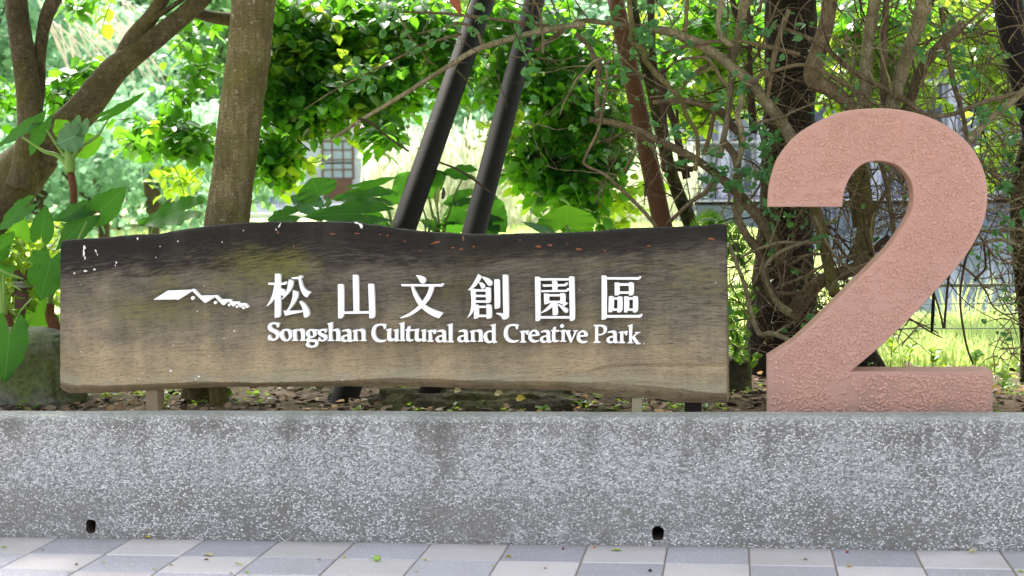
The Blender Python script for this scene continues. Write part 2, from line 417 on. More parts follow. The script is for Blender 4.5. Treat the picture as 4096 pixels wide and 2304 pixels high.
# ================================================================= pavement with its pavers
sheet = mkmesh('pavement', [(x, y, SL * x - .0065) for x, y in ((-60, -40), (60, -40), (60, .0), (-60, .0))], [(0, 1, 2, 3)], MAT['joint'])
pavement = tag(obj('pavement', sheet), kind='structure')
xa, xb_ = PG(228, 2155).x, PG(4008, 2216).x
TW = (xb_ - xa) / 12
y1 = PG(1100, 2229).y; y2 = PG(1000, 2294).y; TD = y1 - y2
def paver_mesh(name, wx, wy, mat):
    g, ch, h = .0035, .004, .04
    a, b_ = wx / 2 - g, wy / 2 - g
    v = []
    for (dx, z) in ((0, -h), (0, -ch), (ch, 0)):
        for sx, sy in ((-1, -1), (1, -1), (1, 1), (-1, 1)): v.append((sx * (a - dx), sy * (b_ - dx), z))
    f = [(8, 9, 10, 11)]
    for L in (0, 4):
        for k in range(4): f.append((L + k, L + (k + 1) % 4, L + 4 + (k + 1) % 4, L + 4 + k))
    return mkmesh(name, v, f, mat)
rows = [(y1, -.002)] + [(y1 - TD * (k + 1), y1 - TD * k) for k in range(7)]
pm = {}
for r_, (ya, yb) in enumerate(rows):
    key = 'edge' if r_ == 0 else 'full'
    for c_ in range(-6, 22):
        dark = (c_ + r_) % 2 == 0
        k = (key, dark)
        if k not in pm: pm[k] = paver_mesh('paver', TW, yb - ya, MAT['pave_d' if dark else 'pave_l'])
        xc = xa + (c_ + .5) * TW
        o = obj('paver', pm[k], pavement)
        o.location = (xc + random.uniform(-.001, .001), (ya + yb) / 2, SL * xc + random.uniform(-.0015, .001))
        o.rotation_euler = (random.uniform(-.003, .003), -math.atan(SL) + random.uniform(-.002, .002), random.uniform(-.003, .003))

# ================================================================= planter wall
WT = PG; ZT = .566; TH = .185
prof = [(0, -.10)] + [(0, z) for z in (.05, .2, .35, .48)]
RR = .034
for k in range(7):
    a = math.pi / 2 * k / 6; prof.append((RR - RR * math.cos(a), ZT - RR + RR * math.sin(a)))
prof += [(TH / 2, ZT + .001)]
for k in range(5):
    a = math.pi / 2 * k / 4; prof.append((TH - .02 + .02 * math.sin(a), ZT - .02 + .02 * math.cos(a)))
prof += [(TH, -.10)]
xs = np.linspace(-7, 7, 141)
vs = []
for i, x in enumerate(xs):
    wv = .0025 * math.sin(x * 2.3) + .0015 * math.sin(x * 7.1 + 1)
    for (yy, zz) in prof: vs.append((x, yy + (wv if yy < .1 else 0), zz + SL * x + (wv * .6 if zz > .3 else 0)))
n_ = len(prof); fs = []
for i in range(len(xs) - 1):
    for k in range(n_):
        k2 = (k + 1) % n_
        fs.append((i * n_ + k, i * n_ + k2, (i + 1) * n_ + k2, (i + 1) * n_ + k))
fs.append(tuple(range(n_))[::-1]); fs.append(tuple((len(xs) - 1) * n_ + k for k in range(n_)))
me = mkmesh('planter_wall', vs, fs, MAT['agg'])
me.materials.append(MAT['dirt'])
wall = obj('planter_wall', me)
mb = MB()
for (hx, hy, hw, hh) in ((364, 2109, 44, 60), (2631, 2136, 50, 60)):
    c = P(hx, hy, 0); sx = hw / 2 * 6.75 / F; sz = hh / 2 * 6.75 / F
    ring = []; K = 18
    for k in range(K):
        a = 2 * math.pi * k / K
        q = 1 + .10 * rng.normal() * .6
        cx_, cz_ = math.copysign(abs(math.cos(a)) ** .75, math.cos(a)), math.copysign(abs(math.sin(a)) ** .75, math.sin(a))
        ring.append((c.x + sx * q * cx_, c.z + sz * q * cz_))
    v = [(x, -.05, z) for x, z in ring] + [(x * 1 + .0, .16, z + .02) for x, z in ring]
    f = [tuple(range(K))[::-1], tuple(range(K, 2 * K))] + [(k, (k + 1) % K, K + (k + 1) % K, K + k) for k in range(K)]
    mb.add(v, f)
cut = mb.build('cutter', MAT['agg'], smooth=False); cut.data.materials.append(MAT['dirt'])
cut.data.polygons.foreach_set('material_index', np.ones(len(cut.data.polygons), dtype=np.int32))
import bmesh
for oo in (wall, cut):
    bmx = bmesh.new(); bmx.from_mesh(oo.data); bmesh.ops.recalc_face_normals(bmx, faces=bmx.faces); bmx.to_mesh(oo.data); bmx.free()
md = wall.modifiers.new('b', 'BOOLEAN'); md.operation = 'DIFFERENCE'; md.solver = 'EXACT'; md.object = cut
dg = bpy.context.evaluated_depsgraph_get()
nm = bpy.data.meshes.new_from_object(wall.evaluated_get(dg)); nm.name = 'planter_wall'
wall.modifiers.clear(); wall.data = nm
bpy.data.objects.remove(cut)
tag(wall, 'long low grey pebble-dash planter wall with rounded top and two weep holes', 'wall')

# ================================================================= outlines traced as smooth contours
def outline(pts, n=4):
    """pts: list of (x,y) smooth or (x,y,1) corner; closed"""
    m = len(pts); out = []
    for i in range(m):
        p0, p1, p2, p3 = pts[i - 1], pts[i], pts[(i + 1) % m], pts[(i + 2) % m]
        a = np.array(p1[:2], float); b_ = np.array(p2[:2], float)
        c1, c2 = len(p1) > 2, len(p2) > 2
        if c1 and c2: out.append(a); continue
        d1 = (b_ - np.array(p0[:2], float)) * .5 if not c1 else (b_ - a)
        d2 = (np.array(p3[:2], float) - a) * .5 if not c2 else (b_ - a)
        L = np.linalg.norm(b_ - a)
        for d in (d1, d2):
            l = np.linalg.norm(d)
            if l > 1.3 * L: d *= 1.3 * L / l
        for k in range(n):
            t = k / n
            out.append((2*t**3-3*t*t+1)*a + (t**3-2*t*t+t)*d1 + (-2*t**3+3*t*t)*b_ + (t**3-t*t)*d2)
    return out
def parse(s):
    r = []
    for tkn in s.split():
        st = tkn.endswith('*'); x, y = tkn.rstrip('*').split(',')
        r.append((float(x), float(y), 1) if st else (float(x), float(y)))
    return r
def ell(cx, cy, rx, ry, k=12, tilt=0):
    return [(cx + rx * math.cos(2 * math.pi * i / k), cy + ry * math.sin(2 * math.pi * i / k) ) for i in range(k)]
def plate(contours_world, y0, y1, bevel=.0):
    """filled plate between y0 (front) and y1 from contours of (x,z)"""
    cu = bpy.data.curves.new('t', 'CURVE'); cu.dimensions = '2D'; cu.fill_mode = 'BOTH'
    cu.extrude = (y1 - y0) / 2 - bevel; cu.bevel_depth = bevel; cu.bevel_resolution = 1; cu.offset = -bevel
    for c in contours_world:
        sp = cu.splines.new('POLY'); sp.points.add(len(c) - 1); sp.use_cyclic_u = True
        sp.points.foreach_set('co', np.array([(p[0], p[1], 0, 1) for p in c], dtype=np.float32).ravel())
    o = bpy.data.objects.new('t', cu); COL.objects.link(o)
    dg = bpy.context.evaluated_depsgraph_get(); dg.update()
    me = bpy.data.meshes.new_from_object(o.evaluated_get(dg))
    bpy.data.objects.remove(o); bpy.data.curves.remove(cu)
    nv = len(me.vertices); co = np.empty(nv * 3, dtype=np.float32); me.vertices.foreach_get('co', co); co = co.reshape(-1, 3)
    v = np.stack([co[:, 0], (y0 + y1) / 2 - co[:, 2], co[:, 1]], 1)
    f = [tuple(p.vertices) for p in me.polygons]
    bpy.data.meshes.remove(me)
    return v, f

# ================================================================= timber sign
YS = .30; STH = .125
top_v = [(155,607),(163,604),(190,604),(250,600),(330,593),(395,590),(450,580),(520,570),(560,566),(620,562),(700,560),(760,560),(820,559),(880,561),(930,566),(985,575),(1040,582),(1100,587),(1160,590),(1230,592),(1300,590),(1370,588),(1440,587),(1510,583),(1560,577),(1620,575),(1700,573),(1760,570),(1815,566),(1832,570)]
bot_p = [(240,1530),(300,1541),(402,1543),(553,1538),(796,1528),(1058,1531),(1260,1526),(1400,1522),(1578,1511),(1730,1517),(1928,1524),(2192,1527),(2357,1532),(2480,1536),(2600,1542),(2720,1555),(2819,1572),(2912,1574)]
sil_p = [(240,1546),(262,1570),(276,1573),(402,1572),(634,1560),(796,1551),(957,1547),(1209,1547),(1431,1545),(1717,1547),(1928,1555),(2258,1560),(2377,1573),(2456,1585),(2522,1590),(2588,1590),(2733,1610),(2800,1611),(2912,1611)]
NX = 360; NZ = 90
tp = np.array(top_v) * 1.59006
X = np.linspace(241, 2908, NX)
tz = np.interp(X, tp[:, 0], tp[:, 1]); bz = np.interp(X, [p[0] for p in bot_p], [p[1] for p in bot_p]); sz_ = np.interp(X, [p[0] for p in sil_p], [p[1] for p in sil_p])
def sm(a, k=3):
    kr = np.ones(k) / k; return np.concatenate([a[:k//2], np.convolve(a, kr, 'valid'), a[len(a) - k//2:]])
from mathutils import noise as mn
tz = tz + np.array([2.2 * mn.noise((x * .02, 0, 1)) + 1.4 * mn.noise((x * .06, 3, 1)) for x in X])
bz = sm(bz, 7) + np.array([2.0 * mn.noise((x * .015, 5, 1)) + 1.2 * mn.noise((x * .05, 8, 1)) for x in X])
sz_ = sm(sz_, 7) + np.array([1.6 * mn.noise((x * .02, 9, 1)) for x in X])
verts = []; tvv = []
ring_n = None
for i, px in enumerate(X):
    ring = []
    e = 0.0
    for j in range(NZ + 1):
        t = j / NZ
        # left and right cuts are not quite straight
        xx = px
        if i == 0: xx = px + 3 * mn.noise((0, t * 9, 2)) + 14 * max(0, t - .85) 
        if i == NX - 1: xx = px + 2.5 * mn.noise((9, t * 11, 2))
        py = bz[i] + (tz[i] - bz[i]) * t
        q = P(xx, py, YS)
        # relief of the face
        gx, gz = q.x, t * .45 + q.z * .35
        h = .006 * mn.noise((gx * 1.5, gz * 14, 1)) + .0035 * mn.noise((gx * 5, gz * 60, 4)) + (.006 * mn.noise((gx * 6, gz * 90, 7)) if t > .78 else 0)
        ck = 1600 + 0  # placeholder for the long crack below
        rim = .018 * max(0, (t - .965) / .035) ** 2
        ring.append((q.x, YS + h + rim, q.z, t))
    qt = P(px, tz[i], YS); qs = P(px, sz_[i], YS + .075)
    ring.append((qt.x, YS + .055 + .01 * mn.noise((qt.x * 3, 1, 1)), qt.z + .004, 1.0))
    ring.append((qt.x, YS + STH, qt.z - .006, .98))
    ring.append((qt.x + (.010 if i == NX - 1 else 0), YS + STH, qs.z + .01, .1))
    ring.append((qs.x, YS + .100, qs.z + .002, 0.06))
    ring.append((qs.x, YS + .075, qs.z, 0.06))
    qm = P(px, sz_[i] * .5 + bz[i] * .5, YS + .032)
    ring.append((qm.x, YS + .032 + .006 * mn.noise((qm.x * 9, 2, 5)), qm.z, 0.10))
    ring_n = len(ring)
    for r_ in ring: verts.append(r_[:3]); tvv.append(r_[3])
# long drying cracks pressed into the face: (picture points)
verts = np.array(verts)
def crack(path, wpx, dep):
    pw = [P(x, y, YS) for x, y in path]
    A = np.array([(p.x, p.z) for p in pw]); wm = wpx * 7.0 / F
    lo, hi = A.min(0) - .05, A.max(0) + .05
    idx = np.where((verts[:, 1] < YS + .03) & (verts[:, 0] > lo[0]) & (verts[:, 0] < hi[0]) & (verts[:, 2] > lo[1]) & (verts[:, 2] < hi[1]))[0]
    for k in idx:
        p = verts[k, [0, 2]]; best = 9
        for a, b_ in zip(A[:-1], A[1:]):
            ab = b_ - a; t = np.clip((p - a).dot(ab) / ab.dot(ab), 0, 1); best = min(best, np.linalg.norm(p - a - t * ab))
        verts[k, 1] += dep * math.exp(-(best / wm) ** 2)
crack([(2380,1480),(2440,1468),(2560,1463),(2650,1467),(2800,1465),(2908,1464)], 5, .016)
crack([(860,1275),(920,1260),(1010,1240)], 4, .008)
crack([(2330,1540),(2450,1532),(2600,1536),(2700,1545)], 5, .01)
fs = []
for i in range(NX - 1):
    for k in range(ring_n):
        k2 = (k + 1) % ring_n
        fs.append((i * ring_n + k, (i + 1) * ring_n + k, (i + 1) * ring_n + k2, i * ring_n + k2))
fs.append(tuple(range(ring_n))); fs.append(tuple((NX - 1) * ring_n + k for k in range(ring_n))[::-1])
sg = thing('park_sign', P(1500, 1640, YS + .06), 'thick weathered timber slab sign with raised white lettering standing behind the grey wall', 'sign')
me = mkmesh('board', verts, fs, MAT['sign'], False, {'tv': tvv})
me.polygons.foreach_set('use_smooth', np.array([(i % ring_n) < NZ and i < (NX - 1) * ring_n for i in range(len(me.polygons))]))
board = obj('board', me, sg)
# posts
MAT['post'] = simple_mat('sign_post_paint', (.27, .205, .13), .7, 18, .25, .002)
MAT['post2'] = simple_mat('sign_post_olive', (.32, .29, .18), .6, 10, .12, .001)
mb = MB(); a = P(583, 1600, YS + .085); b_ = P(630, 1600, YS + .085); zt = P(600, 1500, YS).z
mb.box(a.x, a.y, .30, b_.x, a.y + .09, zt); mb.build('post', MAT['post'], sg, False)
mb = MB(); a = P(2528, 1600, YS + .085); b_ = P(2568, 1600, YS + .085)
mb.box(a.x, a.y, .30, b_.x, a.y + .06, zt); mb.build('post', MAT['post2'], sg, False)
mb = MB(); a = P(2738, 1612, YS + .09); b_ = P(2805, 1612, YS + .09)
mb.box(a.x, a.y, .40, b_.x, a.y + .08, P(2800, 1606, YS).z + .01)
o = mb.build('foot_block', simple_mat('black_block', (.014, .010, .008), .9), sg, False); o['label'] = 'dark block under the right end'

# lettering
YL0, YL1 = YS - .040, YS - .018
def to_world(c, crop, dx=0, dy=0, Y=YL0):
    ox, oy, s = crop
    out = []
    for q in c:
        w_ = P(ox + (q[0] + dx) * s, oy + (q[1] + dy) * s, Y); out.append((w_.x, w_.z))
    return out
def letter(strokes, crop, name, lab, dx=0, dy=0, groups=False, src=None, sc=1.0):
    """strokes: each either a contour string or a list [outer, hole, ...] filled even-odd; overlapping strokes get a hair's difference in depth"""
    V_, F_ = [], []; nn = 0
    for k, st in enumerate(strokes):
        cs = st if isinstance(st, list) else [st]
        cw = []
        for c in cs:
            pts = outline(parse(c) if isinstance(c, str) else c)
            cw.append(to_world(pts, crop, dx, dy))
        v, f = plate(cw, YL0 - .0006 * k, YL1 + .0002 * k, .0012)
        V_.append(v); F_ += [[i + nn for i in q] for q in f]; nn += len(v)
    # studs that hold the letter off the timber
    v = np.concatenate(V_); cx, cz = v[:, 0].mean(), v[:, 2].mean()
    me = mkmesh(name, v, F_, MAT['white'])
    o = obj(name, me, sg); o['label'] = lab
    return o
CA, CB, CC, CD = (1060, 1270, .16304), (1470, 1270, .13975), (1820, 1270, .14752), (2180, 1270, .15528)
G = {}
G['S'] = (CA, [["350,135* 330,240* 295,248* 272,190 235,165 190,168 155,200 160,240 190,270 270,305 340,350 358,400 345,480 300,530 240,565 170,572 120,560 65,545* 78,440* 125,430* 140,480 170,512 210,525 250,505 268,460 255,420 215,385 150,355 95,320 65,265 65,215 95,160 150,128 210,120 280,128"]], (65, 572))
G['o'] = (CA, [["510,280 600,295 650,350 663,430 640,510 580,570 500,588 420,560 375,500 362,430 380,350 430,300", "505,320 545,340 575,400 583,460 570,520 535,548 500,530 465,470 452,400 465,345"]], (362, 588))
G['n'] = (CA, [["655,320* 780,275* 768,320* 830,283 900,272 955,300 973,370 970,540* 1000,550* 990,575* 848,575* 855,555* 885,540* 880,400 868,350 830,325 765,345* 770,470* 775,545* 808,555* 800,578* 648,575* 655,555* 690,540* 688,400* 685,345* 658,335*"]], (648, 577))
G['g'] = (CA, [["1310,295* 1300,325* 1240,330* 1265,375 1255,430 1210,480 1150,505 1090,512* 1095,530 1150,535 1230,538 1290,565 1305,620 1290,690 1230,730 1130,742 1040,725 998,680 1005,640 1040,600* 1012,580 1015,530 1050,485* 1010,440 1003,380 1030,325 1090,290 1160,288 1220,295*", "1125,325 1160,345 1178,400 1170,450 1140,470 1110,450 1090,400 1095,350", "1085,605 1150,602 1215,608 1225,640 1200,680 1150,695 1100,680 1078,645"]], (998, 742))
G['s'] = (CA, [["1520,285* 1505,370* 1470,380* 1450,340 1415,322 1375,335 1370,360 1390,385 1450,410 1510,435 1530,480 1515,540 1460,580 1390,590 1345,580 1300,570* 1310,485* 1345,485* 1365,530 1400,552 1435,540 1445,515 1420,490 1350,455 1300,415 1292,360 1320,310 1380,285 1440,280"]], (1292, 590))
G['h'] = (CA, [["1520,150* 1655,110* 1655,200* 1650,320* 1690,290 1760,272 1815,295 1835,360 1840,440* 1842,545* 1868,560* 1860,580* 1718,578* 1722,560* 1750,545* 1748,440 1745,370 1715,335 1655,340* 1640,360* 1645,545* 1690,555* 1680,580* 1525,578* 1535,558* 1565,540* 1562,300* 1555,175* 1525,163*"]], (1520, 578))
G['a'] = (CA, [["1885,320* 1950,298 2020,285 2085,305 2110,360 2112,460 2115,545* 2160,562* 2145,585 2085,602 2040,590 2035,575* 1990,595 1930,600 1880,575 1855,520 1875,470 1930,435 2025,412* 2020,370 1990,340 1940,340 1885,348*", "2022,455* 1975,465 1940,480 1935,520 1960,550 2022,552*"]], (1855, 602))
G['C'] = (CB, [["535,190* 510,320* 468,335* 445,245* 400,232 320,240 250,290 220,380 222,480 255,570 320,625 400,645 470,640 550,630* 530,665 470,700 370,715 270,700 180,640 120,540 107,440 130,320 190,230 270,190 370,178 460,185"]], (107, 715))
G['u'] = (CB, [["525,345* 560,330* 680,312* 672,400* 662,500 665,570 700,605 750,605 778,600* 780,500* 778,385* 740,378* 735,358* 880,325* 880,400* 870,620* 905,640* 890,670 830,690 790,685 775,655* 720,680 640,685 585,660 560,600 562,500 567,385* 525,362*"]], (525, 690))
G['l'] = (CB, [["895,175* 1048,128* 1048,300* 1045,630* 1085,650* 1070,680* 900,675* 905,660* 945,640* 942,400* 940,200* 898,190*"]], (895, 680))
G['t'] = (CB, [["1145,262* 1222,245* 1215,340* 1310,340* 1310,385 1270,392* 1205,390* 1200,500 1205,600 1235,632 1320,630* 1300,665 1230,688 1160,685 1115,650 1105,580 1110,380* 1068,365* 1075,342* 1125,335*"]], (1068, 688))
G['r'] = (CB, [["1700,385* 1840,345* 1835,385* 1880,355 1970,348* 1940,470* 1905,482* 1880,430 1835,412* 1838,520* 1840,645* 1890,670* 1880,700* 1695,698* 1705,680* 1745,655* 1748,500* 1745,410* 1705,402*"]], (1695, 700))
G['d'] = (CC, [["950,210* 1090,170* 1095,300* 1098,640* 1145,655* 1130,680 1060,700 1025,690 1015,665* 960,695 890,700 810,650 770,560 768,500 800,420 860,375 930,355 1000,355* 1000,240* 955,224*", "1000,405* 930,400 880,430 865,490 872,560 900,615 945,640 1000,632*"]], (768, 700))
G['e'] = (CC, [["2285,490* 2260,497* 2068,515* 2080,560 2120,605 2180,622 2285,612* 2270,645 2210,675 2140,685 2050,655 1995,590 1985,500 2005,420 2060,365 2130,335 2200,340 2260,385 2287,440", "2068,465* 2090,410 2135,382 2175,400 2190,460*"]], (1985, 685))
G['i'] = (CD, [["380,345* 510,312* 505,450* 505,595* 550,605* 540,630* 380,628* 390,608* 425,590* 428,450* 420,370* 385,360*"], ["487,220 472,255 437,270 402,255 387,220 402,185 437,170 472,185"]], (380, 630))
G['v'] = (CD, [["500,345* 505,332* 662,330* 650,360* 630,368* 690,545* 760,372* 718,355* 730,335* 850,330* 840,355* 815,365* 680,645* 650,650* 540,400* 530,365* 503,357*"]], (500, 650))
G['P'] = (CD, [["1240,205* 1250,192* 1460,190 1540,210 1590,260 1590,340 1550,410 1480,450 1420,465 1365,465* 1370,610* 1430,630* 1425,655* 1240,655* 1245,638* 1290,615* 1290,400* 1288,230*", "1368,235* 1430,232 1485,260 1510,320 1500,380 1460,420 1368,430*"]], (1240, 655))
G['k'] = (CD, [["2125,210* 2255,170* 2250,300* 2240,495* 2350,405* 2310,395* 2318,375* 2462,378* 2450,400* 2400,410* 2305,490* 2420,650* 2468,668* 2455,690* 2345,690* 2240,535* 2240,640* 2280,650* 2270,668* 2118,668* 2125,652* 2165,635* 2165,400* 2160,230* 2128,222*"]], (2118, 668))
# word order with the place of each letter's lower left corner (its own crop's units)
place = [('S',CA,65,572),('o',CA,362,588),('n',CA,648,577),('g',CA,998,742),('s',CA,1292,590),('h',CA,1520,578),('a',CA,1855,602),('n',CA,2134,582),
 ('C',CB,107,715),('u',CB,525,690),('l',CB,895,680),('t',CB,1068,688),('u',CB,1312,697),('r',CB,1695,700),('a',CB,1942,718),('l',CB,2275,717),
 ('a',CC,58,678),('n',CC,388,662),('d',CC,768,700),
 ('C',CC,1318,688),('r',CC,1745,683),('e',CC,1985,685),('a',CC,2295,690),('t',CD,143,638),('i',CD,380,630),('v',CD,500,650),('e',CD,815,668),
 ('P',CD,1240,655),('a',CD,1578,668),('r',CD,1888,665),('k',CD,2118,668)]
for ch, crop, lx, ly in place:
    gcrop, strokes, ref = G[ch]
    # shift expressed in photograph pixels, converted into the glyph's own crop
    tx, ty = crop[0] + lx * crop[2], crop[1] + ly * crop[2]
    sx_, sy_ = gcrop[0] + ref[0] * gcrop[2], gcrop[1] + ref[1] * gcrop[2]
    letter(strokes, gcrop, 'letter', 'raised white serif letter ' + ch, (tx - sx_) / gcrop[2], (ty - sy_) / gcrop[2])
C8 = (1050, 1080, .20574); C2 = (1580, 1070, .22777); C3 = (2080, 1070, .22777)
def bar(x0, y0, x1, y1): return f"{x0},{y0}* {x1},{y0}* {x1},{y1}* {x0},{y1}*"
H = [
 ('松', C8, ["238,75* 300,73 335,80 350,115 350,880 335,910 300,925 233,928*", "103,248* 410,245* 425,228* 472,225* 470,270 430,288 410,290* 115,290*",
  "245,290* 245,540* 170,640 90,703* 80,690* 140,600 195,460 228,290*", "335,365* 380,365 430,390 440,440 415,495 380,498 355,470 335,400",
  "515,180* 600,215* 590,290 550,390 480,480 375,580* 368,570* 420,490 470,390 495,280", "563,145* 700,130* 720,108* 770,108* 775,150 735,175* 575,178*",
  "700,172* 745,172* 770,260 810,350 870,400 943,430* 900,480* 860,535* 800,490 750,400 720,290", "592,392* 698,430* 690,510 640,620 570,720 505,790* 468,790* 520,710 570,590 590,480",
  "413,790* 795,785* 795,815* 440,890*", "730,603* 760,605 830,670 890,760 912,840 895,900 840,925 808,905 800,840 770,720 722,625"]),
 ('山', C8, ["1462,278* 1540,275 1575,310 1580,800 1575,890 1545,935 1520,943* 1468,943*", "1752,95* 1830,95 1862,130 1875,600 1875,810* 1768,810* 1760,500*",
  "2052,270* 2130,270 2165,305 2185,800 2180,900 2150,935 2110,940* 2075,942* 2068,700*", "1565,808* 2075,802* 2075,848* 1565,855*"]),
 ('文', C2, ["360,135* 430,140 520,175 540,225 520,270 480,283 440,260 410,200", "103,293* 795,293* 820,278* 855,278* 850,315 815,338* 118,330*",
  "598,335* 685,335* 660,430 600,560 500,680 380,780 240,860 95,895* 88,880* 170,840 300,765 430,650 540,500 585,400", "282,335* 322,335* 370,430 450,560 540,665 680,740 848,798* 770,893* 640,840 500,745 400,640 320,480"]),
 ('創', C2, ["1455,115* 1525,160* 1480,240 1400,340 1285,408* 1280,398* 1350,310 1410,210", "1520,165* 1560,165 1650,200 1705,250 1705,300 1670,325 1630,310 1580,240",
  "1465,255* 1530,270 1575,310 1575,350 1545,373 1515,360 1490,300", "1325,385* 1370,370 1415,385* 1415,600 1400,700 1350,810 1275,885* 1270,878* 1310,800 1335,700 1338,550",
  bar(1400,382,1600,425), bar(1400,480,1600,520), bar(1400,578,1600,618), "1590,350* 1640,350 1680,370 1682,590 1660,620 1600,628*",
  "1385,655* 1440,650 1470,670 1475,790 1460,890* 1388,905*", bar(1450,672,1615,710), bar(1450,828,1620,870), "1605,650* 1660,650 1695,670 1700,870 1660,895 1612,900*",
  "1745,208* 1820,210 1842,240 1845,680 1825,715 1752,725*", "1895,130* 1965,130 1988,160 2000,860 1960,905 1910,912 1885,895 1860,850 1775,810* 1780,798* 1850,800 1905,812* 1895,400*"]),
 ('園', C3, ["260,165* 330,165 355,190 360,870 345,930 320,942 272,942*", "858,165* 890,155 945,165 955,200 965,890 930,935 875,938*", bar(350,190,865,230), bar(355,855,875,898),
  "563,235* 620,235 655,255 660,400* 568,400*", "393,300* 780,292* 800,268* 835,265* 835,300 800,330* 408,338*", "365,402* 810,392* 830,365* 860,360* 860,400 820,428* 375,433*",
  "418,460* 475,458 510,475 512,600 495,635 428,648*", bar(500,468,715,508), bar(500,585,715,625), "705,450* 770,450 798,475 800,590 770,635 710,640*",
  "540,630* 620,625* 560,700 480,760 378,803* 370,790* 440,730", "568,625* 660,625* 668,810 640,835 578,840*", "655,640* 700,645 760,685 830,720 848,765 820,795 780,780 720,710", "800,603* 848,632* 770,685* 740,660*"]),
 ('區', C3, ["1432,142* 1490,142 1522,165 1525,880 1500,910 1432,922*", "1515,172* 2075,172* 2095,152* 2125,155* 2120,190 2080,216* 1515,212*", "1520,835* 2090,835* 2110,818* 2145,818* 2145,855 2100,883* 1520,883*",
  "1660,265* 1720,262 1745,280 1750,410 1745,470 1720,490 1663,490*", "1910,262* 1970,262 1998,290 1998,450 1965,490 1912,490*", bar(1740,278,1915,322), bar(1740,420,1915,462),
  "1560,505* 1615,502 1648,520 1648,700 1615,785* 1552,785*", "1715,508* 1775,508 1802,530 1800,740 1760,788 1708,788*", bar(1640,525,1720,565), bar(1635,718,1712,760),
  "1828,508* 1885,505 1915,525 1918,700 1885,788* 1828,788*", "1985,505* 2050,505 2072,530 2072,745 2035,788 1985,788*", bar(1910,525,1990,565), bar(1908,718,1988,760)])]
for ch, crop, strokes in H:
    letter(strokes, crop, 'character', 'raised white character ' + ch)
C7 = (580, 1130, .16693)
letter([[("192,415* 545,193* 1095,175* 1135,155* 1180,155* 1330,312* 1680,308* 1690,303* 1725,303* 1825,402* 2010,400* 2055,400* 2092,460* 2215,453* 2250,453* 2285,500* 2380,493* 2415,495* 2490,585* 2445,615* 2425,605* 2370,548* 2300,600* 2275,595* 2200,508* 2120,575* 2095,572* 2000,452* 1885,545* 1855,540* 1672,350* 1450,490* 1425,490* 1130,205* 790,418* 765,418* 755,405*")]], C7, 'emblem', 'white emblem of a row of five receding gabled roofs')
for cx, cy, rx, ry in ((1138,372,40,43),(1680,483,36,38),(2010,538,31,34),(2200,580,33,29),(2358,610,34,33)):
    letter([[ell(cx, cy, rx, ry)]], C7, 'emblem_dot', 'white round dot under an emblem gable')

# ================================================================= the big 2
Y2 = .27; TH2 = .19
two_pts = parse("3071,828* 3076,752 3093,680 3114,628 3152,573 3200,528 3276,483 3359,449 3442,436 3538,433 3621,442 3690,459 3759,487 3828,531 3890,593 3928,662 3947,731 3949,814 3934,890 3899,966 3848,1044 3782,1121 3721,1187 3638,1275 3528,1380 3404,1486* 3971,1485* 3971,1690* 3069,1690* 3068,1433* 3175,1364* 3269,1276 3376,1169 3503,1042 3560,982 3596,930 3621,893 3647,835 3653,780 3645,731 3621,690 3587,661 3538,646 3490,645 3449,659 3414,690 3390,731 3376,773 3369,828*")
pts = outline(two_pts, 6)
pw = [P(q[0], q[1], Y2) for q in pts]
v, f = plate([[(p.x, p.z) for p in pw]], Y2, Y2 + TH2, .007)
me = mkmesh('numeral_two', v, f, MAT['two'])
two = obj('numeral_two', me)
tag(two, 'giant free-standing pink terracotta numeral 2 with rough render behind the grey wall', 'number sculpture')

# thousands of little rough-cast lumps on the face, denser here and there
poly = np.array([(p.x, p.z) for p in pw])
def inside(x, z):
    x0, z0 = poly[:, 0], poly[:, 1]; x1, z1 = np.roll(x0, -1), np.roll(z0, -1)
    cnd = (z0 > z) != (z1 > z)
    with np.errstate(divide='ignore', invalid='ignore'): xi = (x1 - x0) * (z - z0) / (z1 - z0) + x0
    return (np.count_nonzero(cnd & (x < xi)) % 2) == 1
seg0 = poly; seg1 = np.roll(poly, -1, 0); sd_ = seg1 - seg0; sl2 = (sd_ ** 2).sum(1) + 1e-12
def edist(x, z):
    t = np.clip(((x - seg0[:, 0]) * sd_[:, 0] + (z - seg0[:, 1]) * sd_[:, 1]) / sl2, 0, 1)
    return np.sqrt(((seg0[:, 0] + t * sd_[:, 0] - x) ** 2 + (seg0[:, 1] + t * sd_[:, 1] - z) ** 2).min())
lv_, lf_ = [], []
xm, xM, zm, zM = poly[:, 0].min(), poly[:, 0].max(), max(poly[:, 1].min(), .55), poly[:, 1].max()
cnt_l = 0
while cnt_l < 6000:
    x, z = rng.uniform(xm, xM), rng.uniform(zm, zM)
    if mn.noise((x * 7, 3, z * 7)) + .55 * mn.noise((x * 22, 7, z * 22)) < rng.uniform(-.75, .35): continue
    if not inside(x, z) or edist(x, z) < .011 + .012 * rng.random(): continue
    r = rng.uniform(.0028, .0075); el_ = rng.uniform(1.0, 1.7); a_ = .55 + rng.normal() * .8; h = r * rng.uniform(.6, 1.0); o_ = len(lv_)
    ca, sa = math.cos(a_), math.sin(a_); K = 6; ph = rng.uniform(0, 6)
    for (rr, yy) in ((1.0, .0008), (.62, -h * .8)):
        for k in range(K):
            t = 2 * math.pi * k / K + ph; q = rr * (1 + .18 * rng.normal())
            u, v_ = r * el_ * q * math.cos(t), r * q * math.sin(t)
            lv_.append((x + u * ca - v_ * sa, Y2 - .0005 + yy, z + u * sa + v_ * ca))
    lv_.append((x, Y2 - .0005 - h, z))
    for k in range(K):
        k2 = (k + 1) % K; lf_.append((o_ + k, o_ + k2, o_ + K + k2)); lf_.append((o_ + k, o_ + K + k2, o_ + K + k)); lf_.append((o_ + K + k, o_ + K + k2, o_ + 2 * K))
    cnt_l += 1
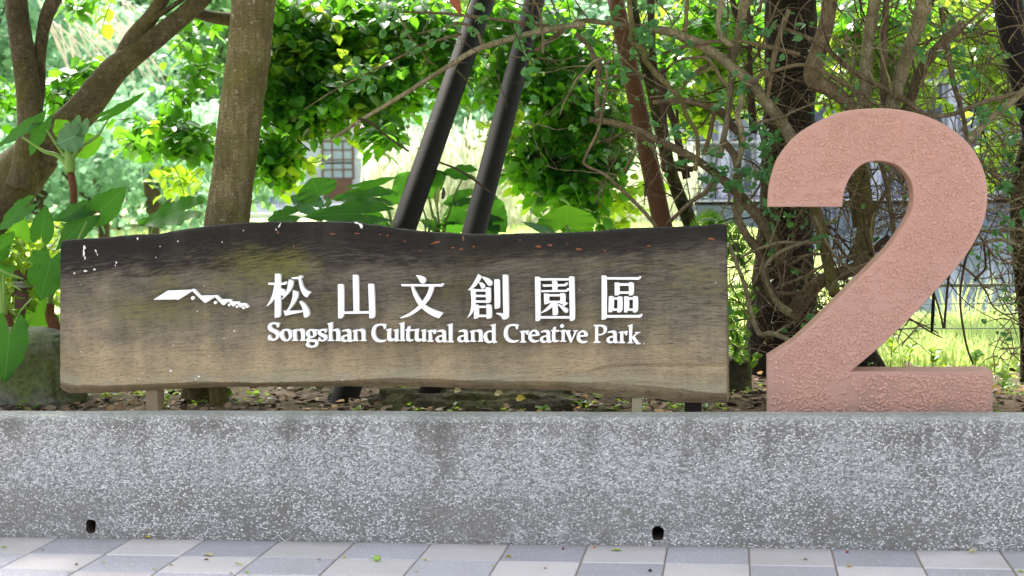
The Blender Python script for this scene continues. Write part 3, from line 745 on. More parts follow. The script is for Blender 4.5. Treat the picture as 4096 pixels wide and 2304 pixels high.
ob = obj('render_lumps', mkmesh('render_lumps', lv_, np.array(lf_), simple_mat('rough_cast_grain', (.475, .280, .225), .75, 6, .10), False), two); ob.parent = two; tag(ob, kind='stuff')

# droppings and lifted red-brown chips on the upper part of the timber
MAT['lime'] = simple_mat('dried_dropping', (.72, .72, .70), .8, 60, .1); MAT['chip'] = simple_mat('red_brown_chip', (.21, .075, .042), .85, 50, .45)
def splat(name, px, py, w_, h_, mat, ang=0.0, par=None):
    q = P(px, py, YS); m = 7.0 / F; K = 11; ph = rng.uniform(0, 6)
    # find the face depth at this point so the splat sits on the relief
    dd = (verts[:, 0] - q.x) ** 2 + (verts[:, 2] - q.z) ** 2 + 10 * (verts[:, 1] > YS + .03); y0 = verts[np.argsort(dd)[:6], 1].min() - .0015
    v = []
    for s_, yy in ((1.0, y0), (.55, y0 - .0022)):
        for k in range(K):
            a = 2 * math.pi * k / K; r = s_ * (1 + .22 * math.sin(3 * a + ph) + .12 * rng.normal())
            u, w2 = .5 * w_ * m * r * math.cos(a), .5 * h_ * m * r * math.sin(a)
            v.append((q.x + u * math.cos(ang) - w2 * math.sin(ang), yy, q.z + u * math.sin(ang) + w2 * math.cos(ang)))
    f = [tuple(range(K, 2 * K))[::-1]] + [(k, K + k, K + (k + 1) % K, (k + 1) % K) for k in range(K)]
    obj(name, mkmesh(name, v, f, MAT[mat]), sg)
for a_ in ((338,990,13,16),(336,1012,9,34),(340,1032,7,14),(384,1004,6,16,.4),(390,1018,5,9),(466,1050,8,9),(462,1062,5,8),(342,1084,17,9),(378,1078,11,9),(298,1093,9,8),(550,955,8,12),(712,965,6,6),(1443,903,13,26,.5),(1428,893,22,8,-.4),(1118,902,6,26,-.5),(1105,918,5,9),(642,985,5,5),(890,968,4,7),(975,922,5,5),
           (790,1245,6,6),(938,1324,9,6),(897,1355,7,5),(325,1407,6,6),(694,1382,6,6),(837,1425,7,5),(684,1484,11,9),(794,1507,12,10),(782,1515,7,6),(570,1494,5,5),(557,1516,7,5),(1370,1520,7,6),(2575,1375,7,6),(1700,1330,5,4)):
    splat('bird_dropping', *a_[:4], 'lime', a_[4] if len(a_) > 4 else 0)
for a_ in ((1331,935,26,7),(1429,934,22,6),(1521,938,10,6),(1550,942,10,7),(1744,970,42,10),(1853,953,7,20),(1812,991,14,7),(1845,996,16,7),(1896,986,12,8),(2154,986,24,9),(2200,981,20,9),(2315,997,26,11),(1113,931,8,12),(1175,985,6,14),(2846,955,26,12),(2596,984,20,7),(2080,960,12,5),(1620,965,14,5),(1680,1003,10,5),(2420,1003,14,6),(2270,975,8,5)):
    splat('wood_chip', *a_[:4], 'chip', rng.normal() * .12)
# ================================================================= leaf machinery
def leaf_template(kind='oval'):
    """unit leaf along +X, width along Y, z up; returns verts (k,3), tris"""
    if kind == 'oval': xs_ = [0, .28, .68, 1.0]; ws = [0, .40, .36, 0]; zz = [0, .03, .00, -.10]
    elif kind == 'narrow': xs_ = [0, .3, .7, 1.0]; ws = [0, .20, .16, 0]; zz = [0, .04, .02, -.12]
    v = [(0, 0, 0)]
    for i in (1, 2):
        v += [(xs_[i], 0, zz[i] - .03), (xs_[i] - .04, ws[i], zz[i] + .07), (xs_[i] - .04, -ws[i], zz[i] + .07)]
    v.append((1.0, 0, zz[3]))
    # 0 base, 1 m1, 2 l1, 3 r1, 4 m2, 5 l2, 6 r2, 7 tip
    t = [(0, 1, 2), (0, 3, 1), (2, 1, 4), (2, 4, 5), (1, 3, 6), (1, 6, 4), (5, 4, 7), (4, 6, 7)]
    return np.array(v, float), np.array(t, int)
TPL = {k: leaf_template(k) for k in ('oval', 'narrow')}
def unit(a): return a / (np.linalg.norm(a, axis=-1, keepdims=True) + 1e-9)
class Leaves:
    def __init__(s, kind='oval'): s.k = kind; s.p = []; s.d = []; s.n = []; s.l = []; s.w = []
    def add(s, p, d, n, l, w): s.p.append(p); s.d.append(d); s.n.append(n); s.l.append(l); s.w.append(w)
    def arrays(s):
        p = np.array(s.p, float); d = unit(np.array(s.d, float)); n = np.array(s.n, float)
        n = unit(n - d * (n * d).sum(1, keepdims=True)); b_ = np.cross(n, d)
        return p, d, b_, n, np.array(s.l), np.array(s.w)
    def mesh(s, name, mat, idx=None):
        p, d, b_, n, l, w_ = s.arrays()
        if idx is not None: p, d, b_, n, l, w_ = (a[idx] for a in (p, d, b_, n, l, w_))
        tv_, tt = TPL[s.k]; K = len(tv_); m = len(p)
        ve = p[:, None] + d[:, None] * (tv_[:, 0][None, :, None] * l[:, None, None]) + b_[:, None] * (tv_[:, 1][None, :, None] * w_[:, None, None]) + n[:, None] * (tv_[:, 2][None, :, None] * l[:, None, None])
        f = (tt[None] + (np.arange(m) * K)[:, None, None]).reshape(-1, 3)
        r = np.repeat(rng.random(m), K)
        return mkmesh(name, ve.reshape(-1, 3), f, mat, False, {'rnd': r})
    def objects(s, name, mat, idx, parent, cache={}):
        p, d, b_, n, l, w_ = s.arrays(); tv_, tt = TPL[s.k]
        key = (s.k, mat.name)
        if key not in cache: cache[key] = mkmesh(name, tv_, tt, mat, False, {'rnd': np.full(len(tv_), .3)})
        for i in idx:
            o = obj(name, cache[key], parent)
            mm = Matrix(((d[i][0]*l[i], b_[i][0]*w_[i], n[i][0]*l[i], p[i][0]), (d[i][1]*l[i], b_[i][1]*w_[i], n[i][1]*l[i], p[i][1]), (d[i][2]*l[i], b_[i][2]*w_[i], n[i][2]*l[i], p[i][2]), (0,0,0,1)))
            o.matrix_basis = mm
def in_view_score(p):
    q = p - np.array(CAM); d = q @ np.array(fw); x = (q @ np.array(rt)) / d * F; y = (q @ np.array(upv)) / d * F
    ins = (abs(x) < 2048) & (abs(y) < 1152) & (d > 0)
    return np.where(ins, d, 1e6)
def leaves_split(L, parent, mat, n_single, name='leaf', mass='foliage'):
    p = L.arrays()[0]; sc = in_view_score(p); order = np.argsort(sc)
    idx = [i for i in order[:n_single] if sc[i] < 1e5]
    rest = np.setdiff1d(np.arange(len(p)), idx)
    L.objects(name, mat, idx, parent)
    o = obj(mass, L.mesh(mass, mat, rest), parent); tag(o, kind='stuff'); return o
def rv(s=1.0): return rng.normal(size=3) * s

MAT['leafA'] = leaf_mat('tree_leaf', (.011, .058, .010), (.036, .142, .018), (.20, .56, .020), .46, .3, .5)
MAT['leafB'] = leaf_mat('bright_leaf', (.05, .15, .015), (.12, .26, .03), (.42, .62, .04), .55, .35, .4)
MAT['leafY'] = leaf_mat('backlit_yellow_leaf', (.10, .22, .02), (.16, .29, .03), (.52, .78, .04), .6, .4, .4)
MAT['leafV'] = leaf_mat('vine_leaf', (.025, .10, .03), (.06, .19, .06), (.18, .42, .08), .30, .4, .4)
MAT['aloc'] = leaf_mat('elephant_ear', (.016, .058, .013), (.030, .095, .020), (.09, .30, .018), .34, .6, .12, True)
MAT['alocP'] = leaf_mat('elephant_ear_pale', (.05, .13, .05), (.07, .16, .065), (.10, .26, .05), .22, .45, .4, True)
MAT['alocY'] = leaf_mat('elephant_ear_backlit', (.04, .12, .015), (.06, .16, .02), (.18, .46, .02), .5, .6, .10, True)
MAT['fern'] = leaf_mat('fern', (.03, .12, .02), (.07, .20, .03), (.28, .55, .04), .4, .45, .3)
MAT['bark_pale'] = bark_mat('bark_grey_olive', (.115, .090, .045), (.245, .20, .108), 16, .16, .55, .008, .55, 1)
MAT['bark_brown'] = bark_mat('bark_brown', (.060, .045, .028), (.14, .108, .068), 16, .6, .35, .006, .25, 1)
MAT['bark_dark'] = bark_mat('bark_dark', (.015, .011, .009), (.05, .038, .028), 18, .15, .0, .02)
MAT['bark_moss'] = bark_mat('bark_dark_mossy', (.018, .018, .010), (.05, .05, .025), 26, .5, .5, .02)
MAT['vine'] = bark_mat('vine_bark', (.105, .076, .045), (.26, .20, .125), 24, .35, .15, .004)
MAT['vine_pale'] = bark_mat('vine_bark_pale', (.18, .15, .09), (.37, .32, .205), 20, .3, .25, .005)
MAT['vine_olive'] = bark_mat('vine_bark_olive', (.11, .098, .036), (.24, .21, .10), 20, .15, .5, .006)
MAT['vine_dark'] = bark_mat('vine_bark_dark', (.045, .030, .019), (.125, .088, .055), 24, .35, .0, .004)
MAT['stalk'] = simple_mat('green_stalk', (.13, .24, .04), .45, 10, .3)
MAT['stalkB'] = simple_mat('shaggy_brown_stalk', (.12, .05, .025), .9, 40, .5, .02, .1, 0, 70)

# ================================================================= ground
def grid_terrain(x0, x1, y0, y1, nx, ny, fz):
    X_ = np.linspace(x0, x1, nx); Y_ = y0 + (y1 - y0) * np.linspace(0, 1, ny) ** 1.0
    v = [(x, y, fz(x, y)) for y in Y_ for x in X_]
    i, j = np.meshgrid(np.arange(nx - 1), np.arange(ny - 1)); i = i.ravel(); j = j.ravel()
    f = np.stack([j * nx + i, j * nx + i + 1, (j + 1) * nx + i + 1, (j + 1) * nx + i], 1)
    return v, f
def bank(x, y):      # natural ground: flat bed, lawn; falls to the pond on the right
    z = .50 + SL * x * .6
    shore = 6.3 + .35 * math.sin(x * .9) 
    k = 1 / (1 + math.exp(-(x - 1.15) * 3.5 / (1 + y * .05)))      # 0 left, 1 right
    k2 = 1 / (1 + math.exp(-(y - shore) * 1.6))
    return z - .72 * k * k2
v, f = grid_terrain(-8, 9, .16, 2.35, 120, 40, lambda x, y: bank(x, y) + .025 * mn.noise((x * 2, y * 2, 0)) + .012 * mn.noise((x * 9, y * 9, 3)) - .02 * (y > 2.2) + (.03 * max(0, 1 - abs(y - 1.9) / .5)))
tag(obj('bed_soil', mkmesh('bed_soil', v, f, MAT['soil'], True)), kind='structure')
def m_grass():
    b = N('grass_ground'); o = b.obj(); n = b.noise(o, .5, 5, .6); n2 = b.noise(o, 14, 5, .7)
    c = b.ramp(b.math('MULTIPLY_ADD', n, .5, b.math('MULTIPLY', n2, .5)), [(.3, (.34, .42, .16)), (.5, (.52, .58, .26)), (.7, (.66, .68, .38))])
    b.bsdf(c, .9, b.bump(n2, .8, .05), .1); return b.m
MAT['grass'] = m_grass()
v, f = grid_terrain(-45, 45, 2.28, 110, 260, 300, lambda x, y: bank(x, y) - .015 + .03 * mn.noise((x * .8, y * .8, 5)))
tag(obj('lawn', mkmesh('lawn', v, f, MAT['grass'], True)), kind='structure')
far = [(-300, -60, -1.0), (300, -60, -1.0), (300, 400, -1.0), (-300, 400, -1.0)]
tag(obj('ground', mkmesh('ground', far, [(0, 1, 2, 3)], MAT['grass'])), kind='structure')
def m_water():
    b = N('pond_water'); o = b.obj()
    n = b.noise(b.mapping(o, (1, .5, 1)), 3.0, 3)
    c = b.mix(b.noise(o, .4, 3), (.045, .07, .075), (.10, .13, .13))
    b.bsdf(c, .06, b.bump(n, .08, .02), .8); return b.m
tag(obj('pond_water', mkmesh('pond_water', [(-1, 4, .02), (60, 4, .02), (60, 46, .02), (-1, 46, .02)], [(0, 1, 2, 3)], m_water())), kind='structure')

# grass blades: dense strip on the near bank at the right, thinner over the field
def blades(n, xr, yr, hr, name, mat, wid=.006, dens=None):
    x = rng.uniform(*xr, n); y = rng.uniform(0, 1, n) ** 1.3 * (yr[1] - yr[0]) + yr[0]
    if dens is not None:
        k = np.array([dens(a, c) for a, c in zip(x, y)]) > rng.random(n); x, y = x[k], y[k]; n = len(x)
    z = np.array([bank(a, c) - .03 for a, c in zip(x, y)])
    h = rng.uniform(*hr, n); lean = rng.normal(size=(n, 2)) * .32 * h[:, None]; a = rng.uniform(0, 6.28, n)
    wx, wy = np.cos(a) * wid, np.sin(a) * wid
    wx = wx * (1 + y * .08); wy = wy * (1 + y * .08)
    v = np.stack([np.stack([x - wx, y - wy, z], 1), np.stack([x + wx, y + wy, z], 1),
                  np.stack([x + lean[:, 0] * .4 + wx * .8, y + lean[:, 1] * .4 + wy * .8, z + h * .6], 1), np.stack([x + lean[:, 0] * .4 - wx * .8, y + lean[:, 1] * .4 - wy * .8, z + h * .6], 1),
                  np.stack([x + lean[:, 0], y + lean[:, 1], z + h], 1)], 1).reshape(-1, 3)
    b0 = (np.arange(n) * 5)[:, None]
    f = np.concatenate([b0 + np.array([[0, 1, 2]]), b0 + np.array([[0, 2, 3]]), b0 + np.array([[3, 2, 4]])])
    o = obj(name, mkmesh(name, v, f, mat, False, {'rnd': np.repeat(rng.random(n), 5)})); return tag(o, kind='stuff')
MAT['blade'] = leaf_mat('grass_blade', (.30, .42, .12), (.62, .68, .36), (.62, .76, .26), .45, .5, .3)
tag(blades(26000, (.2, 6.5), (2.4, 6.2), (.08, .22), 'long_grass', MAT['blade'], .006), 'long bright grass on the pond bank behind the numeral', 'grass')
tag(blades(420, (1.6, 6.5), (4.8, 6.4), (.25, .55), 'tall_reed_grass', MAT['blade'], .009), 'tall reedy grass stems at the pond edge on the right', 'reeds')
tag(blades(26000, (-18, 2), (3.0, 40), (.08, .22), 'field_grass', MAT['blade'], .010), 'sunlit short grass of the field at the left', 'grass')

# ================================================================= leaf litter, weeds, rocks in the bed
MAT['litter'] = {}
def m_litter():
    b = N('dry_leaf'); r = b.math('FRACT', b.math('ADD', b.attr('rnd'), b.node('ShaderNodeObjectInfo').outputs['Random']))
    c = b.ramp(r, [(0, (.05, .035, .025)), (.40, (.13, .085, .055)), (.7, (.19, .125, .08)), (.86, (.26, .17, .10)), (.93, (.36, .18, .045)), (1, (.22, .21, .19))])
    b.bsdf(c, .8, None, .2); return b.m
MAT['dry'] = m_litter()
L = Leaves('oval')
for _ in range(2800):
    x = rng.uniform(-4.2, 4.2); y = .2 + abs(rng.normal()) * .9
    if y > 2.6: continue
    a = rng.uniform(0, 6.28); z = bank(x, y) + .012 + rng.uniform(0, .012) + .03 * max(0, 1 - abs(y - 1.9) / .5)
    s = rng.uniform(.025, .06)
    L.add((x, y, z), (math.cos(a), math.sin(a), rng.normal() * .25), (rng.normal() * .35, rng.normal() * .35, 1), s, s * rng.uniform(.8, 1.2))
o = obj('leaf_litter', L.mesh('leaf_litter', MAT['dry'])); tag(o, 'brown and orange dead leaves scattered over the planting bed soil', 'leaf litter', kind='stuff')
L = Leaves('oval')
for _ in range(620):       # little green weeds
    while True:
        x = rng.uniform(-4.0, 4.2); y = rng.uniform(.45, 2.5)
        dn = (mn.noise((x * 1.7, y * 1.7, 9)) > -.05) and (x > 2.9 or rng.random() < .55)
        if dn: break
    z = bank(x, y) + .01 + .03 * max(0, 1 - abs(y - 1.9) / .5); h = rng.uniform(.01, .05)
    for k in range(rng.integers(4, 8)):
        a = rng.uniform(0, 6.28); s = rng.uniform(.018, .04)
        L.add((x + .01 * math.cos(a), y + .01 * math.sin(a), z + h * rng.random()), (math.cos(a), math.sin(a), rng.uniform(-.1, .8)), (0, 0, 1) + rv(.2), s, s * .8)
o = obj('ground_weeds', L.mesh('ground_weeds', MAT['leafB'])); tag(o, 'small green weeds growing in the planting bed', 'weeds', kind='stuff')
def rock(name, cx, cy, cz, sx, sy, sz, seed, mat, label, cat='rock', flat=1.0, dents=.18, ex=.72):
    K1, K2 = 72, 44; v = []
    for j in range(K2 + 1):
        th = math.pi * j / K2
        for i in range(K1):
            ph = 2 * math.pi * i / K1
            d = np.array((math.sin(th) * math.cos(ph), math.sin(th) * math.sin(ph), math.cos(th)))
            q = np.sign(d) * np.abs(d) ** ex
            r = 1 + dents * mn.noise(Vector(d * 1.6) + Vector((seed, 0, 0))) + dents * .5 * mn.noise(Vector(d * 5) + Vector((seed, 4, 0))) + dents * .2 * mn.noise(Vector(d * 14) + Vector((seed, 4, 7)))
            v.append((cx + q[0] * sx * r, cy + q[1] * sy * r, cz + q[2] * sz * r * (flat if q[2] > 0 else 1)))
    f = [(j * K1 + i, (j + 1) * K1 + i, (j + 1) * K1 + (i + 1) % K1, j * K1 + (i + 1) % K1) for j in range(K2) for i in range(K1)]
    return tag(obj(name, mkmesh(name, v, f, mat, True)), label, cat)
def m_rock(name, c1, c2, moss, ms=2.0):
    b = N(name); o = b.obj(); n = b.noise(o, 6, 8, .65)
    c = b.mix(b.ramp(n, [(.3, 0), (.7, 1)]), c1, c2)
    geo = b.sep(b.node('ShaderNodeNewGeometry').outputs['Normal'])[2]
    mo = b.math('MULTIPLY', b.ramp(b.noise(o, ms, 5, .6), [(.40, 0), (.58, 1)]), moss)
    c = b.mix(mo, c, (.11, .14, .028))
    c = b.mix(b.math('MULTIPLY', b.ramp(b.noise(o, 38, 5, .7), [(.40, 1), (.55, 0)]), .5), c, tuple(x * .35 for x in c1))
    b.bsdf(c, .9, b.bump(b.math('MULTIPLY_ADD', b.noise(o, 26, 6, .7), .5, n), 1, .05), .15); return b.m
rk1 = m_rock('rock_green', (.13, .128, .10), (.29, .285, .225), .8, 2.6)
rk2 = m_rock('rock_dark_moss', (.045, .038, .028), (.13, .11, .075), .55, 3.0)
a = V(-60, 905, .75)
rock('mossy_rock', V(35, 905, .78).x - .25, .80, V(35, 935, .78).z, .60, .22, V(35, 838, .62).z - V(35, 935, .78).z, 3.1, rk1, 'big green mossy boulder slab at the left behind the elephant ear leaf', dents=.07, ex=.42)
c1 = V(900, 1010, .75).x; c2 = V(1530, 1010, .75).x
ztp = V(1200, 976, .78).z; rock('mossy_log_rock', (c1 + c2) / 2, .80, .40, (c2 - c1) / 2 * 1.04, .25, ztp - .40, 8.3, rk2, 'long low dark mossy stone lying under the middle of the sign', dents=.22)
c = V(1862, 925, 1.3); rock('small_boulder', c.x - .02, 1.35, .57, .075, .08, .12, 5.5, rk2, 'small dark boulder in the gap between sign and numeral', dents=.15)
k = 0
for (px, py, s) in ((790,1590,.05),(815,1575,.06),(880,1620,.03),(1340,1600,.035)):
    c = P(px, py, .95); k += 1
    tag(rock('stone', c.x, .95, bank(c.x, .95) + .02, s, s * .8, s * .8, k * 2.2, rk1, 'x'), ['grey stone beside the tree foot under the sign, left one', 'larger grey stone between tree foot and sign post', 'little stone lying right of the tree foot', 'pale pebble beside the black pole foot'][k - 1], 'stone')

# ================================================================= pole props
def m_pole(name, col, flake):
    b = N(name); o = b.obj(); n = b.noise(b.mapping(o, (1, 1, .35)), 5, 6, .65)
    c = b.mix(n, tuple(x * .7 for x in col), tuple(x * 1.35 for x in col))
    fl = b.math('GREATER_THAN', b.noise(b.mapping(o, (1, 1, .4)), 9, 4, .6), flake)
    c = b.mix(b.math('MULTIPLY', fl, .8), c, (.22, .23, .27))
    b.bsdf(c, .7, b.bump(n, .3, .004), .15); return b.m
mp = m_pole('dark_steel_paint', (.0115, .0090, .0088), .70)
mp2 = m_pole('rusty_steel', (.090, .040, .017), .99)
def pole(pts, mat, label, name='prop_pole'):
    mb = MB(); mb.tube([(*V(x, y, Y_), .5 * pxm(w_, Y_)) for x, y, w_, Y_ in pts], 24, 4)
    o = mb.build(name, mat); return tag(o, label, 'pole', 'slanting steel props under the trees')
# (picture point, width, distance behind wall)
def interp_pole(p0, Ya, p1, Yb, n=6):
    """straight in space between two placed points; width fixed in metres"""
    A = V(p0[0], p0[1], Ya); B = V(p1[0], p1[1], Yb); r0 = .5 * pxm(p0[2], Ya)
    A2 = A + (A - B) * .0; 
    return A, B, r0
def straight_pole(p0, Ya, p1, Yb, mat, label, ext0=.0, ext1=.3):
    A, B, r0 = interp_pole(p0, Ya, p1, Yb); r1 = .5 * pxm(p1[2], Yb)
    d = B - A; A2 = A - d * ext0; B2 = B + d * ext1
    mb = MB(); mb.tube([(*(A2 + (B2 - A2) * t), r0 + (r1 - r0) * t) for t in np.linspace(0, 1, 7)], 28, 3)
    return tag(mb.build('prop_pole', mat), label, 'pole', 'slanting steel props under the trees')
straight_pole((1014, 577, 66), 1.70, (1214, 5, 58), 2.9, mp, 'thick dark grey steel pole leaning right, left one of the pair behind the sign', ext0=.78)
straight_pole((1191, 588, 62), 1.45, (1322, 90, 52), 2.5, mp, 'dark slanting steel pole, second of the pair, right of the thicker one', ext0=.75)
straight_pole((1668, 572, 52), 1.6, (1573, 117, 42), 2.0, mp2, 'rust brown slanting pole rising behind the right end of the sign', ext0=.8)
straight_pole((2592, 260, 66), 1.1, (2530, -10, 70), 1.3, mp, 'dark steel pole at the upper right edge above the tangled twigs', ext0=2.2)

# ================================================================= trees
def make_tree(name, label, loc, trunks, mat, blobs, leaf_len, lmats, n_single=110, cat='tree', group=None, branches=None, extra=None):
    t = thing(name, loc, label, cat, group)
    for k, (nm_, pts, Yd, sides) in enumerate(trunks):
        mb = MB(); mb.tube(stem_v(pts, Yd), sides, 7, .045)
        mb.build(nm_, mat, t)
    tw = MB()
    for lm, bl in blobs:
        L = Leaves('oval')
        for (bx, by, rx, ry, Yc, dY, n) in bl:
            if rx > 20: c = V(bx, by, Yc); ex = pxm(rx * (1.15 if bx > 560 and Yc < 4.2 else 1), Yc); ez = pxm(ry * 1.05, Yc)
            else: c = Vector((bx, Yc, by)); ex, ez = rx, ry       # out-of-view canopy added to keep sun off the foreground; world units: (x, z, rx, rz, y, dy, n)
            ns = max(1, int(n * (1.0 if bx < 560 else 1.75) / 8 * (1 if rx > 20 else 1.5)))
            for _ in range(ns):
                while True:
                    q = rng.uniform(-1, 1, 3)
                    if q.dot(q) < 1: break
                q = q * (.75 + .25 * rng.random())
                p = np.array((c.x + q[0] * ex, c.y + q[1] * dY, c.z + q[2] * ez))
                dr = rng.normal(size=3) * (1, 1, .45) + (0, 0, -.35) + q * (.5, .3, 0); dr /= np.linalg.norm(dr)
                side = np.cross(dr, (0, 0, 1)); side /= np.linalg.norm(side) + 1e-6
                ln = leaf_len * rng.uniform(1.8, 3.0); path = []; p = p - dr * ln * .5
                m = rng.integers(5, 9)
                for k2 in range(m):
                    u = k2 / m; pp = p + dr * ln * u + np.array((0, 0, -.25 * ln * u * u)); path.append((*pp, .0022))
                    s = leaf_len * (1 if rx > 20 else 1.7) * rng.uniform(.65, 1.2) * (1 - .25 * abs(u - .5))
                    ld = dr * .45 + side * (1 if k2 % 2 else -1) * rng.uniform(.5, 1.0) + np.array((0, 0, -.35)) + rv(.25)
                    nn = np.array((0, -.25, 1.0)) + rv(.42)
                    L.add(pp, ld, nn, s, s * rng.uniform(.72, .95))
                if rx > 20 and rng.random() < .8: tw.tube(path[::2], 4, 2, 0, False)
        leaves_split(L, t, MAT[lm], n_single if lm != 'leafA' else n_single, 'leaf', 'foliage')
    if tw.v: o = tw.build('twigs', MAT['bark_dark'], t); tag(o, kind='stuff')
    if branches:
        for pts, Yd in branches:
            mb = MB(); mb.tube(stem_v(pts, Yd), 7, 5, .04); mb.build('branch', MAT['bark_dark'], t)
    return t
# left forked tree
make_tree('forked_tree', 'grey-brown forked tree with two spreading limbs at the left edge', V(-60, 900, 2.1),
  [('trunk', [(-210, 900, 190), (-150, 700, 175), (-70, 560, 165), (20, 470, 150), (100, 380, 118)], 2.1, 18),
   ('limb', [(60, 430, 110), (130, 352, 92), (215, 268, 84), (285, 180, 74), (345, 130, 60), (430, 66, 50), (500, 4, 46), (560, -60, 40)], 2.1, 16),
   ('limb', [(288, 190, 50), (318, 130, 52), (345, 85, 46), (385, 35, 40), (430, -40, 36)], 2.12, 14),
   ('limb', [(52, 470, 88), (66, 410, 76), (76, 330, 70), (72, 240, 64), (58, 130, 62), (44, 40, 60), (36, -60, 56)], 2.0, 16),
   ('limb', [(90, 300, 30), (98, 220, 34), (100, 140, 32), (112, 60, 36), (135, 0, 40), (170, -70, 38)], 2.08, 14),
   ('branch', [(352, 112, 12), (385, 86, 9), (420, 60, 7), (470, 38, 6)], 2.1, 8),
   ('branch', [(365, 62, 16), (420, 25, 14), (470, -10, 12)], 2.1, 8),
   ('branch', [(470, 24, 28), (520, 40, 30), (580, 48, 34), (640, 40, 30)], 2.35, 10)], MAT['bark_brown'],
  [('leafA', [(150, 230, 60, 40, 2.9, .4, 210), (225, 160, 50, 28, 3.0, .3, 90), (5, 240, 30, 80, 3.2, .3, 120), (450, 110, 60, 30, 3.2, .4, 60), (500, 170, 40, 50, 3.1, .4, 80), (470, 230, 45, 35, 3.0, .4, 80), (400, 290, 30, 22, 2.8, .3, 40), (480, 350, 50, 55, 2.9, .4, 300), (355, 345, 55, 26, 3.1, .3, 120), (500, 50, 50, 30, 3.3, .4, 70), (200, 5, 60, 18, 3.0, .3, 60), (320, 300, 30, 30, 3.1, .3, 30),
     (-2.6, 4.2, 1.8, .45, 1.6, 2.2, 1600), (-4.8, 4.1, 1.6, .45, 1.2, 2.2, 1300), (-4.2, 4.3, 1.8, .4, 2.8, 1.6, 1100), (-1.6, 4.4, 1.6, .4, 3.0, 1.4, 900)]),
   ('leafY', [(425, 435, 36, 18, 2.9, .2, 34), (460, 455, 40, 20, 2.95, .3, 40), (395, 300, 22, 14, 2.8, .2, 14), (255, 45, 36, 14, 2.7, .2, 11), (20, 560, 60, 90, 3.1, .4, 60)])], .108, None, 130)
# straight smooth trunk in front
make_tree('straight_trunk_tree', 'pale olive grey smooth tree trunk rising behind the left part of the sign', V(520, 1000, .95),
  [('trunk', [(497, 1040, 104), (505, 985, 104), (530, 860, 112), (551, 700, 116), (571, 566, 116), (585, 450, 114), (600, 330, 112), (617, 200, 110), (630, 90, 112), (643, -20, 116), (668, -160, 110)], .95, 26),
   ('root', [(545, 930, 60), (549, 985, 50), (549, 1025, 48), (551, 1075, 50)], .72, 12),
   ('root', [(480, 930, 60), (492, 990, 44), (486, 1050, 52)], .86, 12)], MAT['bark_pale'],
  [('leafA', [(740, 80, 105, 95, 3.4, .7, 620), (880, 60, 130, 90, 3.8, .7, 600), (695, 220, 70, 110, 3.2, .6, 420), (800, 210, 100, 95, 3.4, .6, 520), (890, 225, 100, 52, 3.3, .6, 330), (980, 230, 60, 60, 3.4, .6, 150), (685, 390, 42, 62, 3.0, .4, 300), (780, 285, 70, 40, 3.1, .4, 240), (965, 330, 34, 36, 3.0, .4, 90), (1050, 60, 110, 90, 4.0, .6, 420), (1000, 180, 70, 60, 3.6, .5, 220), (1150, 150, 60, 110, 3.9, .5, 300), (860, 150, 120, 90, 5.0, .8, 420),
     (-.6, 4.3, 1.8, .45, 1.8, 2.4, 1700), (.6, 4.0, 1.6, .4, .2, 1.6, 1000), (-2.0, 3.9, 1.5, .4, -.2, 1.5, 900), (-4.6, 3.9, 1.5, .4, -.4, 1.6, 900)]),
   ('leafB', [(800, 318, 50, 22, 3.3, .3, 40), (740, 400, 34, 40, 3.2, .4, 40), (1010, 120, 130, 90, 4.3, .6, 240), (720, 130, 80, 100, 3.2, .5, 130), (900, 200, 110, 70, 3.4, .6, 170), (800, 90, 120, 80, 3.4, .6, 130), (930, 285, 60, 24, 3.1, .3, 40)]),
   ('leafY', [(850, 335, 34, 16, 3.1, .2, 12), (740, 460, 26, 30, 3.0, .2, 14), (650, 440, 20, 20, 3, .2, 8)])], .108, None, 130,
  branches=[([(690, 60, 8), (760, 150, 6), (800, 260, 5), (812, 330, 3)], 3.4), ([(900, 0, 9), (860, 80, 7), (840, 180, 5), (790, 260, 4)], 3.6), ([(650, 300, 6), (720, 330, 5), (780, 380, 4)], 3.1)])
